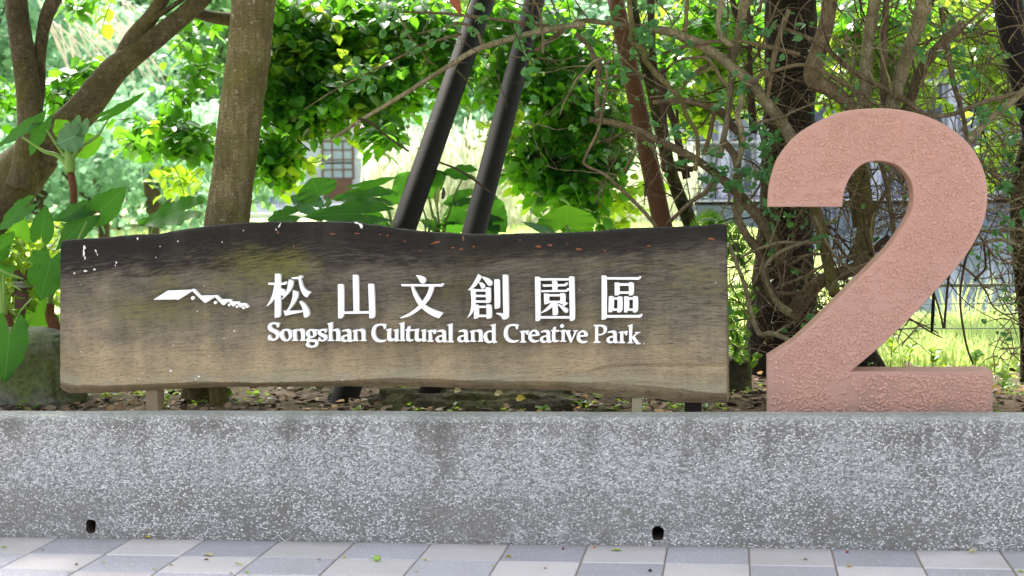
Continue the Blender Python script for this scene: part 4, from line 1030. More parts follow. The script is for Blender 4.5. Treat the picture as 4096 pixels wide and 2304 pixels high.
make_tree('leaning_mossy_tree', 'dark moss-grown leaning tree just right of the rusty pole', V(1760, 900, 2.7),
  [('trunk', [(1830, 840, 44), (1785, 690, 40), (1738, 565, 38), (1700, 470, 34), (1672, 370, 32), (1652, 280, 30), (1632, 190, 28), (1600, 60, 26), (1580, -60, 24)], 2.7, 14)], MAT['bark_moss'],
  [('leafA', [(1280, 60, 110, 80, 3.7, .6, 380), (1260, 200, 50, 80, 3.6, .5, 150), (1410, 100, 90, 90, 3.8, .6, 380), (1420, 240, 90, 70, 3.6, .5, 360), (1385, 370, 85, 60, 3.5, .5, 360), (1330, 420, 60, 45, 3.4, .4, 150), (1440, 470, 80, 60, 3.4, .4, 300), (1520, 400, 60, 60, 3.6, .4, 180), (1540, 300, 60, 60, 3.8, .4, 160), (1470, 540, 60, 35, 3.4, .3, 80), (1560, 140, 70, 70, 4.0, .5, 220), (1680, 180, 60, 80, 4.2, .5, 150),
     (1.6, 4.1, 1.8, .45, 2.0, 2.4, 1500)]),
   ('leafB', [(1330, 120, 110, 90, 4.6, .7, 330), (1450, 300, 100, 120, 4.4, .7, 420), (1380, 440, 100, 70, 4.0, .6, 260), (1550, 240, 90, 120, 4.8, .7, 300), (1200, 60, 120, 70, 4.9, .6, 260), (1080, 60, 90, 60, 5, .6, 160), (1270, 330, 36, 50, 4.2, .4, 110), (1620, 90, 110, 80, 5.2, .7, 260), (1500, 500, 80, 50, 4.0, .4, 130)]),
   ('leafY', [(1420, 320, 90, 50, 4.0, .4, 50), (1560, 560, 30, 20, 3.5, .2, 14), (1500, 400, 60, 60, 3.9, .4, 40), (1620, 480, 60, 50, 3.9, .4, 34)])], .104, None, 110,
  branches=[([(1500, 160, 7), (1440, 260, 6), (1380, 330, 5), (1330, 400, 3)], 3.6), ([(1480, 350, 5), (1400, 400, 4), (1370, 480, 3)], 3.5)])
make_tree('dark_trunk_tree', 'thick almost black trunk wrapped by vines behind the numeral', V(1970, 930, 2.0),
  [('trunk', [(1990, 1010, 270), (1975, 930, 215), (1968, 830, 190), (1972, 740, 160), (1975, 600, 138), (1978, 450, 132), (1985, 300, 128), (1988, 150, 126), (1990, 0, 124), (1990, -150, 120)], 2.0, 22),
   ('root', [(2080, 880, 90), (2150, 890, 100), (2185, 915, 70), (2215, 960, 60)], 2.05, 14)], MAT['bark_dark'],
  [('leafB', [(1770, 60, 120, 80, 5.2, .8, 460), (1850, 180, 110, 110, 5.4, .8, 420), (2160, 90, 150, 110, 5.4, .9, 720), (2240, 230, 120, 70, 5.2, .8, 340), (2400, 80, 160, 110, 5.8, .9, 620), (1750, 250, 70, 70, 5.0, .6, 190), (2520, 220, 80, 120, 5.8, .8, 320), (2100, 200, 80, 80, 5.0, .6, 220), (2480, 400, 100, 60, 5.8, .7, 130), (2150, 330, 80, 60, 5.2, .6, 120)]),
   ('leafA', [(1800, 30, 130, 50, 4.6, .6, 220), (2200, 20, 180, 50, 4.6, .6, 220), (3.2, 4.2, 1.8, .45, 2.2, 2.4, 1500), (2.4, 4.0, 1.6, .4, .4, 1.6, 800)])], .12, None, 60)
# two of the faint inner trunks seen between the leaves
# ================================================================= elephant ears
def big_leaf(att, tip, width, Y, roll=0.0, dY=0.0, mat='aloc', lobe=.42, parent=None, droop=.10, seed=0, torn=0):
    """heart-shaped leaf: stalk joint and tip as picture points, width in picture px, roll turns the blade about its midrib"""
    A = V(att[0], att[1], Y); T = V(tip[0], tip[1], Y + dY)
    d = T - A; ln = d.length; d.normalize()
    view = (A - CAM).normalized()
    s = d.cross(view).normalized(); n = s.cross(d).normalized()      # n points to the camera side
    if n.dot(view) > 0: n = -n
    cr, sr = math.cos(R(roll)), math.sin(R(roll))
    s2 = s * cr + n * sr; n2 = n * cr - s * sr
    W = pxm(width, Y) / 2
    NT, NW = 26, 7
    prof_t = [-.42, -.36, -.25, -.12, 0, .12, .28, .45, .62, .78, .9, 1.0]
    prof_w = [.42, .62, .82, .93, .98, 1.0, .96, .84, .66, .42, .22, 0.0]
    inner_t = [-.42, 0.0]; 
    v = []; uu = []; vv = []; fs = []
    for side in (-1, 1):
        base = len(v)
        for j in range(NT + 1):
            # outline point param: from lobe end round to tip
            q = j / NT
            t_out = -lobe + (1 + lobe) * q ** 1.15
            tt = -.42 + (t_out + lobe) / (1 + lobe) * 1.42
            w_out = np.interp(tt, prof_t, prof_w)
            # inner edge: notch between lobe and joint, then the midrib
            t_in = max(t_out, 0.0) if t_out > 0 else t_out * .0
            w_in = 0.0
            if t_out < 0:
                t_in = t_out * .93; w_in = .10 * (t_out / -lobe) + .34 * (t_out / -lobe) ** 2
            for k in range(NW + 1):
                u = k / NW
                t = t_in + (t_out - t_in) * u; ww = w_in + (w_out - w_in) * u
                if t_out < 0: ww = max(ww, w_in)
                wave = .09 * math.sin(q * 21 + seed + side) * u * u + .05 * math.sin(q * 47 + seed * 2 + side * 2) * u ** 3
                edge = 1 + .02 * math.sin(q * 60 + seed) * u ** 3 + .035 * math.sin(q * 24 + seed * 3 + side) * u ** 4
                if torn and u > .45 and abs(math.sin(q * 9 + seed + side)) > .93: edge *= .72
                vein = .0035 * math.cos((t - u * .35 * ww) * 42) * u
                hgt = (.16 * (u ** 1.5) * .6 + wave + vein) * min(.55, W / max(ln, 1e-3)) - droop * (max(t, 0) ** 2) + (-.06 * (t / lobe) ** 2 if t < 0 else 0)
                p = A + d * (ln * t) + s2 * (side * W * ww * edge) + n2 * (hgt * ln)
                v.append(p); uu.append(side * ww); vv.append(t)
        for j in range(NT):
            for k in range(NW):
                a = base + j * (NW + 1) + k; q4 = (a, a + 1, a + NW + 2, a + NW + 1)
                fs.append(q4 if side > 0 else q4[::-1])
    me = mkmesh('leaf', np.array([tuple(p) for p in v]), fs, MAT[mat], True, {'lu': uu, 'lv': vv, 'rnd': [random.random()] * len(v)})
    return obj('leaf', me, parent)
def stalk(pts, Y, parent, mat='stalk', name='leaf_stalk'):
    mb = MB(); mb.tube(stem_v(pts, Y), 8, 5); return mb.build(name, MAT[mat], parent)
def c4(x, y): return (.3906 * x, 440.3 + .3906 * y)
def c5(x, y): return (691.8 + .3418 * x, 377.4 + .3418 * y)
def c1(x, y): return (.434 * x, .434 * y)
sd = [0]
def leafset(parent, conv, rows_, Y):
    for r_ in rows_:
        (ax, ay), (tx, ty), w_, roll = r_[:4]; kw = r_[4] if len(r_) > 4 else {}
        sd[0] += 1.7
        sc = {c4: .3906, c5: .3418, c1: .434}[conv]
        kw = dict(kw); yy = kw.pop('Y', Y)
        big_leaf(conv(ax, ay), conv(tx, ty), w_ * sc, yy, roll, parent=parent, seed=sd[0], **kw)
def stalks(parent, conv, rows_, Y, mat='stalk', name='leaf_stalk'):
    sc = {c4: .3906, c5: .3418, c1: .434}[conv]
    for pts in rows_: stalk([(*conv(p[0], p[1]), p[2] * sc, *p[3:]) for p in pts], Y, parent, mat, name)
# tall one with shaggy stem at the left
e1 = thing('elephant_ear_plant', V(190, 900, 1.35), 'tall elephant ear plant on a shaggy brown stem before the forked tree', 'plant', 'elephant ear plants')
stalks(e1, c1, [[(408, 985, 46), (425, 1100, 48), (428, 1250, 46), (445, 1390, 54), (450, 1700, 60), (440, 2100, 70)]], 1.35, 'stalkB', 'stem')
stalks(e1, c1, [[(408, 1000, 62), (405, 940, 66), (398, 860, 50), (385, 820, 30)], [(400, 960, 40), (330, 900, 28), (260, 880, 24), (200, 840, 18), (120, 790, 10)], [(400, 930, 34), (330, 840, 22), (270, 750, 12)],
  [(405, 930, 34), (425, 840, 16), (430, 770, 10)], [(410, 930, 40), (460, 860, 26), (560, 790, 20), (610, 720, 12), (640, 665, 9)], [(405, 920, 30), (395, 840, 20), (370, 780, 10)], [(410, 940, 24), (440, 900, 16), (480, 862, 10)]], 1.33)
leafset(e1, c1, [((165, 730), (-20, 850), 110, 48, {'droop': .05}), ((248, 720), (165, 905), 115, 30), ((432, 790), (318, 835), 190, 20, {'Y': 1.25, 'mat': 'alocP'}), ((470, 720), (440, 835), 120, 30, {'Y': 1.28, 'mat': 'alocP'}), ((470, 850), (600, 800), 160, 8, {'mat': 'alocY', 'Y': 1.4}),
  ((640, 655), (852, 545), 72, 40, {'lobe': .5, 'Y': 1.3}), ((375, 760), (325, 690), 130, 10, {'mat': 'alocY', 'Y': 1.45})], 1.35)
# lower left group
e2 = thing('elephant_ear_plant', V(130, 960, .95), 'elephant ear plant with torn broad leaf touching the left end of the sign', 'plant', 'elephant ear plants')
stalks(e2, c4, [[(325, 830, 60), (322, 900, 72), (345, 960, 84), (370, 1040, 92)]], .95, 'stalkB', 'stem')
stalks(e2, c4, [[(325, 850, 50), (318, 760, 46), (300, 690, 40), (330, 620, 20), (325, 560, 12)], [(310, 780, 34), (300, 640, 22), (275, 500, 12), (270, 400, 9)], [(320, 800, 36), (420, 600, 22), (520, 380, 14), (560, 300, 10)], [(350, 900, 30), (370, 930, 28), (345, 1000, 22)]], .97)
leafset(e2, c4, [((265, 385), (298, 195), 160, 4, {'lobe': .34}), ((530, 225), (325, 288), 135, 32), ((675, 205), (812, 78), 200, 10, {'lobe': .75}), ((560, 280), (352, 480), 190, 28, {'lobe': .3}),
  ((325, 555), (255, 815), 290, 5, {'lobe': .36, 'torn': 1, 'Y': .75}), ((350, 560), (402, 700), 110, 20, {'lobe': .3, 'Y': .85, 'mat': 'aloc'}), ((270, 790), (285, 900), 60, 10, {'mat': 'alocY', 'Y': .9})], 1.05)
e3 = thing('elephant_ear_plant', V(10, 960, .80), 'elephant ear plant at the left edge with one huge hanging leaf over the boulder', 'plant', 'elephant ear plants')
stalks(e3, c4, [[(20, 860, 60), (45, 920, 70), (70, 990, 70), (95, 1080, 80)]], .95, 'stalkB', 'stem')
stalks(e3, c4, [[(20, 900, 50), (15, 800, 46), (-10, 650, 40), (-30, 500, 20)], [(30, 900, 40), (25, 760, 34), (20, 640, 20)], [(-20, 600, 20), (60, 640, 20), (150, 670, 12)], [(-40, 700, 16), (60, 705, 14), (140, 745, 10)], [(205, 800, 18), (165, 840, 16), (120, 900, 12), (66, 1035, 9)], [(230, 590, 8), (140, 540, 8), (60, 480, 9)]], .85)
leafset(e3, c4, [((150, 215), (-30, 360), 150, 40, {'Y': 1.1}), ((20, 430), (95, 365), 120, 30, {'lobe': .6, 'Y': 1.1}), ((10, 520), (72, 450), 90, 40, {'Y': 1.0}), ((10, 620), (95, 590), 120, 30, {'Y': 1.0}),
  ((60, 1035), (28, 1345), 260, 0, {'lobe': .48, 'Y': .42, 'mat': 'alocP' if False else 'aloc'}), ((-20, 760), (30, 900), 120, 20, {'Y': 1.1, 'mat': 'alocY'}), ((230, 900), (290, 1020), 150, 10, {'Y': 1.5, 'mat': 'alocY'}), ((100, 300), (205, 440), 140, 20, {'Y': 1.5, 'mat': 'alocY'})], .85)
# middle group
e4 = thing('elephant_ear_plant', V(440, 960, 1.7), 'elephant ear with one wavy drooping leaf left of the smooth trunk', 'plant', 'elephant ear plants')
leafset(e4, c1, [((1060, 1225), (800, 1304), 240, 52, {'lobe': .5, 'droop': .02})], 1.7)
stalks(e4, c1, [[(970, 1245, 9), (925, 1300, 14), (880, 1350, 18), (850, 1600, 22), (860, 2200, 26)]], 1.72)
e5 = thing('elephant_ear_plant', V(900, 960, 1.6), 'broad clump of elephant ear leaves left of the two dark poles', 'plant', 'elephant ear plants')
leafset(e5, c5, [((325, 335), (265, 205), 330, 4, {'lobe': .14, 'mat': 'alocY' if False else 'aloc'}), ((275, 415), (110, 330), 200, 30, {'mat': 'alocP'}), ((640, 265), (915, 190), 95, 45, {'lobe': .5, 'droop': 0}), ((720, 345), (415, 345), 200, 42, {'lobe': .55}),
  ((600, 470), (205, 480), 230, 40, {'lobe': .7, 'Y': 1.2, 'droop': .06}), ((100, 480), (-70, 510), 170, 40, {'lobe': .6}), ((640, 470), (850, 575), 180, 10, {'Y': 1.6}), ((1010, 300), (890, 180), 330, 12, {'Y': 1.9, 'lobe': .4}), ((820, 340), (905, 395), 150, 30, {'Y': 1.7}), ((380, 380), (420, 390), 100, 30, {'mat': 'alocP', 'Y': 1.5})], 1.45)
stalks(e5, c5, [[(325, 335, 10), (335, 430, 24), (340, 560, 26), (330, 1000, 34), (330, 1500, 40)], [(640, 470, 10), (700, 510, 18), (770, 575, 22), (800, 900, 30), (780, 1500, 34)], [(720, 345, 10), (800, 405, 22), (860, 600, 24), (850, 1500, 30)], [(645, 270, 8), (630, 300, 12), (600, 700, 20), (620, 1500, 24)]], 1.5)
e6 = thing('elephant_ear_plant', V(1130, 960, 2.0), 'elephant ears with upright stalks and a pale bud between the two dark poles', 'plant', 'elephant ear plants')
leafset(e6, c5, [((1110, 240), (1262, 175), 260, 10, {'lobe': .6}), ((1400, 168), (1225, 160), 150, 38, {'lobe': .5, 'mat': 'aloc'}), ((1400, 350), (1222, 392), 150, 36, {'lobe': .5}), ((1390, 450), (1215, 520), 200, 20, {'lobe': .5}), ((1200, 580), (1060, 500), 110, 40), ((1250, 590), (1420, 560), 130, 20)], 2.0)
stalks(e6, c5, [[(1130, 340, 12), (1160, 480, 22), (1190, 610, 26), (1190, 1500, 34)], [(1085, 420, 12), (1110, 500, 16), (1135, 610, 22), (1150, 1500, 30)], [(1195, 450, 18), (1205, 520, 18), (1205, 610, 22), (1200, 1500, 26)], [(1397, 180, 9), (1325, 325, 16), (1275, 480, 22), (1240, 610, 26), (1230, 1500, 34)], [(1060, 510, 10), (1110, 610, 16), (1130, 1500, 24)]], 2.0)
MAT['spathe'] = simple_mat('spathe_pale', (.34, .42, .12), .5, 20, .2)
mb = MB(); mb.tube(stem_v([(*c5(1196, 452), 5), (*c5(1190, 400), 9), (*c5(1188, 350), 15), (*c5(1198, 300), 11), (*c5(1212, 275), 3)], 1.95), 12, 5); mb.build('bud', MAT['spathe'], e6)
mb = MB(); mb.tube(stem_v([(*c5(1232, 360), 6), (*c5(1240, 320), 10), (*c5(1238, 276), 4)], 1.98), 10, 4); mb.build('bud', simple_mat('old_bud', (.10, .07, .06), .8), e6)
e7 = thing('elephant_ear_plant', V(1280, 960, 1.7), 'elephant ear leaves hugging the right side of the second dark pole', 'plant', 'elephant ear plants')
leafset(e7, c5, [((1560, 430), (1700, 610), 260, 15, {'lobe': .4}), ((1560, 490), (1690, 520), 70, 40, {'mat': 'alocP'}), ((1600, 560), (1550, 640), 150, 20, {})], 1.8)
stalks(e7, c5, [[(1560, 430, 10), (1540, 600, 20), (1530, 1500, 30)]], 1.85)
e8 = thing('elephant_ear_plant', V(1425, 960, 1.6), 'single round translucent elephant ear leaf standing above the sign edge', 'plant', 'elephant ear plants')
leafset(e8, c5, [((2148, 545), (2142, 402), 440, 3, {'lobe': .42, 'mat': 'alocY', 'droop': .02}), ((2000, 600), (1815, 518), 70, 30, {'mat': 'alocP', 'Y': 1.5}), ((1950, 460), (1885, 440), 80, 10, {'mat': 'alocY'}), ((2000, 560), (1890, 560), 100, 20, {'mat': 'alocY'})], 1.6)
stalks(e8, c5, [[(2148, 545, 12), (2150, 610, 20), (2150, 1500, 30)], [(2000, 600, 8), (2010, 700, 12), (2050, 1500, 20)]], 1.62)

# leafy ground shrub behind the left plants
L = Leaves('oval')
sh = thing('leafy_shrub', V(20, 800, 1.9), 'sunlit bright green shrub low behind the elephant ears at the left edge', 'shrub')
for _ in range(900):
    c = V(rng.uniform(-60, 150), rng.uniform(560, 850), rng.uniform(1.9, 2.6)); s = rng.uniform(.05, .1)
    L.add(np.array(c), rv() + (0, 0, -.2), (0, -.3, 1) + rv(.5), s, s * .8)
leaves_split(L, sh, MAT['leafB'], 60)
mb = MB()
for k in range(7):
    x0 = rng.uniform(0, 110); mb2 = MB(); mb2.tube(stem_v([(x0, 960, 6), (x0 + rng.normal() * 20, 780, 5), (x0 + rng.normal() * 50, 600, 3)], 2.2), 6, 5); mb2.build('stem', MAT['vine'], sh)

# ================================================================= fern in the gap
fn = thing('fern', V(1850, 900, 1.2), 'green fern fronds poking out behind the right end of the sign', 'fern')
def frond(pts, Y, wmax, parent):
    q = catmull([(*V(x, y, Y), 0) for x, y in pts], 10); C_ = [np.array(a[:3]) for a in q]
    L = Leaves('narrow'); m = len(C_)
    for i in range(1, m):
        d = C_[i] - C_[i - 1]; d /= np.linalg.norm(d) + 1e-9
        for sgn in (-1, 1):
            sdv = np.cross(d, (0.25, -1, 0.1)); sdv /= np.linalg.norm(sdv)
            s = wmax * math.sin(math.pi * min(1, .12 + .88 * (1 - i / m))) ** .7
            L.add(C_[i] + d * .003, sdv * sgn + d * .35 + rv(.05), (0.1, -1, .4) + rv(.12), s, s * .42)
    mb = MB(); mb.tube([(*c, .003) for c in C_[::3]], 5, 2)
    mb.build('rachis', MAT['stalk'], parent)
    tag(obj('frond', L.mesh('frond', MAT['fern']), parent))
for pts in ([(1800, 740), (1820, 640), (1842, 580), (1868, 560)], [(1790, 700), (1830, 650), (1862, 640), (1886, 668)], [(1785, 860), (1815, 770), (1860, 730), (1900, 738)], [(1790, 900), (1822, 800), (1860, 775), (1898, 790)], [(1790, 940), (1810, 850), (1845, 830), (1880, 850)],
            [(1790, 960), (1830, 880), (1850, 870), (1872, 905)], [(1720, 600), (1760, 560), (1790, 552), (1812, 572)], [(1800, 700), (1815, 640), (1840, 610), (1880, 612)]):
    frond(pts, 1.25, .062, fn)

# ================================================================= the tangle of vines
tv_ = thing('tangled_vine', V(2020, 900, 1.2), 'dense tangle of bare brown vine stems climbing around the dark trunk behind the numeral', 'vine')
def a2(x, y): return (1446.5 + .3906 * x, .3906 * y)
def a3(x, y): return (1792.5 + .3906 * x, 377.4 + .3906 * y)
def a7(x, y): return (2201 + .408 * x, 440 + .408 * y)
STEMS = [
 (a2, 'vine_pale', 1.0, [(420,182,40),(620,210,52),(720,250,56),(850,310,56),(960,390,58),(1060,470,58),(1150,550,60),(1220,650,62),(1300,750,66),(1390,880,72),(1470,1010,76)]),
 (a2, 'vine', 1.0, [(-260,330,26),(0,150,30),(200,150,30),(420,182,38)]),
 (a2, 'vine', 1.05, [(90,770,34),(200,780,36),(330,815,38),(450,862,40),(570,922,42),(680,975,44),(800,1040,46),(920,1130,50),(1010,1210,54),(1100,1300,58),(1180,1400,60),(1270,1540,64),(1330,1700,70)]),
 (a2, 'vine_olive', .9, [(345,-20,30),(355,80,30),(368,180,30),(372,270,34),(445,325,38),(455,390,34),(520,470,32),(600,550,30),(680,640,28),(720,750,26),(780,850,26),(792,1000,26),(770,1100,26)]),
 (a2, 'vine', 1.1, [(0,210,26),(80,290,28),(130,380,32),(160,430,34),(150,560,32),(146,750,30)]),
 (a2, 'vine', .85, [(200,440,16),(208,520,18),(182,680,18),(150,840,16),(72,1000,16),(66,1062,16),(200,1130,20),(330,1250,20),(450,1370,22),(530,1470,22)]),
 (a2, 'vine_dark', 1.2, [(485,-20,42),(488,200,42),(505,420,40),(560,600,36),(578,800,32),(600,930,28),(572,1080,34),(640,1080,40),(760,1090,34)]),
 (a2, 'vine_dark', 1.3, [(560,440,30),(590,650,36),(640,800,40),(680,980,44),(720,1150,46)]),
 (a2, 'vine', 1.0, [(724,-20,22),(716,110,24),(708,205,28)]),
 (a2, 'vine_pale', .95, [(948,-20,28),(922,120,32),(930,200,34),(960,260,34),(1010,300,30)]),
 (a2, 'vine_pale', 1.15, [(1104,-20,66),(1072,150,56),(1035,300,44),(1012,420,36),(1000,560,34),(985,750,32),(930,1020,36)]),
 (a2, 'vine_dark', 1.25, [(1010,-20,32),(1030,70,32),(1050,140,32)]),
 (a2, 'vine', 1.15, [(500,662,26),(620,646,34),(720,650,36),(850,682,42),(950,730,50),(1000,800,48),(1062,870,40),(1080,960,30)]),
 (a2, 'vine_pale', .95, [(1078,600,28),(1066,680,28),(1046,740,32),(1082,900,30),(1050,1050,30),(1030,1040,20)]),
 (a2, 'vine', .95, [(460,490,16),(380,480,16),(200,500,13),(120,530,10)]),
 (a2, 'vine', .9, [(1240,500,28),(1228,455,26),(1150,530,26),(1060,585,24)]),
 (a2, 'vine', 1.0, [(560,350,18),(700,300,22),(860,270,22),(1060,265,20),(1240,300,24),(1449,350,26)]),
 (a2, 'vine_dark', 1.1, [(1118,0,20),(1124,300,22),(1118,600,24),(1140,850,26)]),
 (a2, 'vine_dark', 1.12, [(1140,100,18),(1132,400,20),(1150,700,22),(1160,860,24)]),
 (a2, 'vine', .95, [(1380,60,26),(1330,190,30),(1290,340,30),(1260,500,26),(1240,640,20)]),
 (a2, 'vine', .85, [(480,630,8),(640,600,10),(760,500,10),(880,430,14),(840,370,16),(700,380,14),(600,430,10)]),
 (a2, 'vine_pale', .8, [(660,1000,5),(820,995,6),(900,950,6),(1040,895,5)]),
 (a2, 'vine', .9, [(590,1449,20),(640,1400,22),(760,1290,24),(840,1240,26),(900,1160,24),(1000,1200,20)]),
 (a2, 'vine', 1.0, [(840,360,20),(900,440,22),(950,520,22),(990,560,18)]),
 (a2, 'vine', 1.1, [(700,540,22),(800,450,24),(860,420,20)]),
 (a2, 'vine', 1.1, [(830,1000,28),(870,860,26),(900,700,24)]),
 (a3, 'vine_olive', .95, [(640,330,60),(662,385,62),(700,500,64),(740,700,66),(772,860,68),(790,930,66)]),
 (a3, 'vine_olive', 1.25, [(930,40,90),(950,120,96),(965,250,98),(992,450,100),(975,600,100),(960,720,104)]),
 (a3, 'vine', 1.35, [(880,160,50),(920,300,60),(940,500,60)]),
 (a3, 'vine', 1.05, [(1000,700,80),(920,760,74),(860,785,76),(770,815,76),(690,850,78),(620,920,84),(560,990,92),(500,1080,100)]),
 (a3, 'vine_dark', 1.15, [(370,380,60),(410,560,70),(435,680,74),(470,830,74),(490,930,80),(520,1060,90)]),
 (a3, 'vine_pale', .8, [(180,690,12),(240,660,15),(330,625,17),(450,596,18),(600,602,18),(700,590,14)]),
 (a3, 'vine_pale', .78, [(620,585,16),(520,620,18),(430,660,20),(370,705,22),(330,765,22),(345,850,24),(385,940,30),(430,1000,40),(500,1050,44)]),
 (a3, 'vine_pale', .72, [(105,600,18),(150,720,22),(205,870,24),(242,1030,26),(282,1150,28),(315,1188,32),(375,1178,28),(480,1218,26),(560,1260,24)]),
 (a3, 'vine', .95, [(70,-60,40),(150,60,42),(162,250,44),(160,430,46),(232,570,46),(312,690,44),(345,850,46),(400,980,50)]),
 (a3, 'vine_dark', .9, [(250,560,14),(340,640,14)]),
 (a3, 'vine', .85, [(410,920,20),(500,925,20),(590,900,18),(620,800,16),(720,740,16)]),
 (a3, 'vine', .85, [(400,900,16),(520,850,18),(620,810,16),(700,800,12)]),
 (a3, 'vine', .9, [(500,740,16),(600,680,18),(720,670,16),(820,690,14),(920,680,12)]),
 (a3, 'vine_dark', .9, [(360,970,24),(300,930,20),(268,890,16),(300,830,14),(330,790,12)]),
 (a3, 'vine', 1.0, [(740,510,14),(800,600,16),(860,680,16),(900,700,12)]),
 (a3, 'vine', 1.1, [(1090,80,26),(1120,200,28),(1135,330,28),(1160,520,26),(1150,620,26)]),
 (a3, 'vine', 1.1, [(1180,120,16),(1100,300,18),(1020,420,18),(940,560,16),(860,720,14)]),
 (a3, 'vine', 1.0, [(840,240,16),(960,300,18),(1060,360,16),(1200,420,14)]),
 (a3, 'vine_dark', .95, [(1140,560,30),(1080,600,34),(1010,680,30)]),
 (a3, 'vine', .8, [(860,368,5),(1000,385,6),(1180,430,5)]),
 (a7, 'vine_dark', .85, [(640,360,14),(600,430,13),(560,520,13),(535,650,13),(525,780,12),(540,920,12),(570,1070,11),(606,1168,9)]),
 (a7, 'vine_dark', .9, [(470,560,10),(452,640,13),(441,800,13),(432,948,14)]),
 (a7, 'bark_dark', .9, [(360,700,14),(354,830,18),(350,965,14)]),
 (a7, 'vine_dark', .9, [(362,730,9),(398,860,11),(416,942,11)]),
 (a7, 'vine_dark', .9, [(150,820,6),(220,888,8),(345,970,8),(425,1010,5)]),
 (a7, 'vine', .9, [(500,540,12),(560,580,12),(640,650,11),(700,740,10),(745,825,9),(860,890,7),(930,930,5)]),
 (a7, 'vine_dark', .88, [(672,430,10),(680,520,12),(676,580,12),(640,620,14),(614,652,16)]),
 (a7, 'vine', .85, [(685,390,9),(706,480,10),(712,570,10),(722,690,8)]),
 (a7, 'vine', .8, [(640,360,12),(690,425,13),(735,490,12),(755,520,9)]),
 (a7, 'vine_pale', .95, [(560,440,20),(660,420,18),(780,400,20),(900,440,18)]),
 (a7, 'vine_pale', .95, [(640,340,16),(740,350,16),(860,330,18),(950,360,18)]),
 (lambda x, y: (x, y), 'vine_pale', .85, [(845,346,8),(900,305,10),(990,248,11),(1080,192,12),(1130,165,13),(1200,128,14),(1290,100,15),(1400,72,16),(1470,60,17)]),
 (lambda x, y: (x, y), 'vine_dark', .9, [(905,297,7),(940,312,7),(960,335,6),(1000,365,6),(1025,380,5)]),
 (lambda x, y: (x, y), 'vine_dark', .9, [(1100,407,5),(1150,425,6),(1195,452,6),(1236,484,5)]),
 (lambda x, y: (x, y), 'vine', .9, [(760,275,3),(840,228,4),(920,190,5),(1000,150,5),(1080,110,6),(1160,84,7)]),
 (lambda x, y: (x, y), 'vine', .9, [(1217,123,9),(1205,90,9),(1185,68,8),(1150,58,7),(1100,72,5),(1050,85,4)]),
 (lambda x, y: (x, y), 'vine', .95, [(1000,30,5),(1120,32,7),(1240,45,8),(1360,62,9),(1440,70,10)]),
 (lambda x, y: (x, y), 'vine_pale', 1.15, [(2204,-20,30),(2190,60,30),(2183,130,31),(2178,210,33),(2172,290,36),(2180,400,40)]),
 (lambda x, y: (x, y), 'vine_pale', 1.05, [(2318,-20,38),(2320,20,42),(2312,60,36),(2288,120,32),(2268,190,34),(2248,260,38),(2230,330,40)]),
 (lambda x, y: (x, y), 'vine', 1.2, [(2230,-10,16),(2222,120,18),(2224,280,20)]),
 (lambda x, y: (x, y), 'vine', 1.0, [(2090,-20,40),(2078,70,40),(2056,140,42),(2046,195,46),(2090,225,36),(2140,270,34),(2180,330,32)]),
 (lambda x, y: (x, y), 'vine', 1.3, [(2420,60,26),(2370,110,26),(2320,170,28),(2280,280,28)]),
 (lambda x, y: (x, y), 'vine', 1.0, [(1950,65,10),(2060,110,12),(2140,175,13),(2240,230,14),(2330,290,14),(2420,360,13),(2500,440,12),(2560,480,10)]),
 (lambda x, y: (x, y), 'vine_pale', .9, [(2400,395,16),(2440,350,17),(2490,300,18),(2540,260,18),(2590,215,18)]),
 (lambda x, y: (x, y), 'vine', 1.1, [(2365,20,12),(2385,110,14),(2400,200,14),(2425,290,12),(2440,400,10)]),
 (lambda x, y: (x, y), 'vine', .9, [(1940,180,9),(2030,165,10),(2150,225,10),(2250,285,10),(2380,290,11),(2480,255,11),(2576,230,10)]),
]
for conv, mt, Yd, pts in STEMS:
    sc = {a2: .3906, a3: .3906, a7: .408}.get(conv, 1.0)
    pp = [(*conv(p[0], p[1]), p[2] * sc * (1.15 if sc < 1 else 1)) for p in pts]
    pv = stem_v(pp, Yd)
    # depth wander so the stems weave around each other
    ph = rng.uniform(0, 6.28); amp = rng.uniform(.0, .06)
    pv = [(x, y + amp * math.sin(i * .9 + ph), z, r * 1.0) for i, (x, y, z, r) in enumerate(pv)]
    mb = MB(); mb.tube(pv, 10, 6, .06); mb.build('stem', MAT[mt], tv_)
    # side spurs with thorns
# random twigs
def dens(x, y):
    if x < 1000: return 0
    if x < 1480: return .22 if y < 150 else (.05 if y < 330 else 0)
    if x < 1850: return .42 if y < 560 else 0
    if y > 900: return 0
    if x > 2270 and y > 560: return .22 if y < 740 else .02
    return 1.0
twigs = []; tw_ends = []
def twig(x, y, Y0, ang, ln, w0, curl, depth_=0):
    st = 7; pts = []; a = ang; yy = Y0
    for i in range(st):
        pts.append((x, y, w0 * (1 - .65 * i / st), yy))
        a += rng.normal() * curl; step = ln / st
        x += math.cos(a) * step; y += math.sin(a) * step; yy = max(.56, yy + rng.normal() * .025)
    twigs.append((pts, w0 * ln)); tw_ends.append(pts[-1])
    if depth_ < 2 and ln > 60:
        for _ in range(rng.integers(1, 4)):
            k = rng.integers(1, st); q = pts[k]
            twig(q[0], q[1], q[3], a + rng.choice([-1, 1]) * rng.uniform(.4, 1.3), ln * rng.uniform(.2, .5), q[2] * .6, curl, depth_ + 1)
cnt = 0
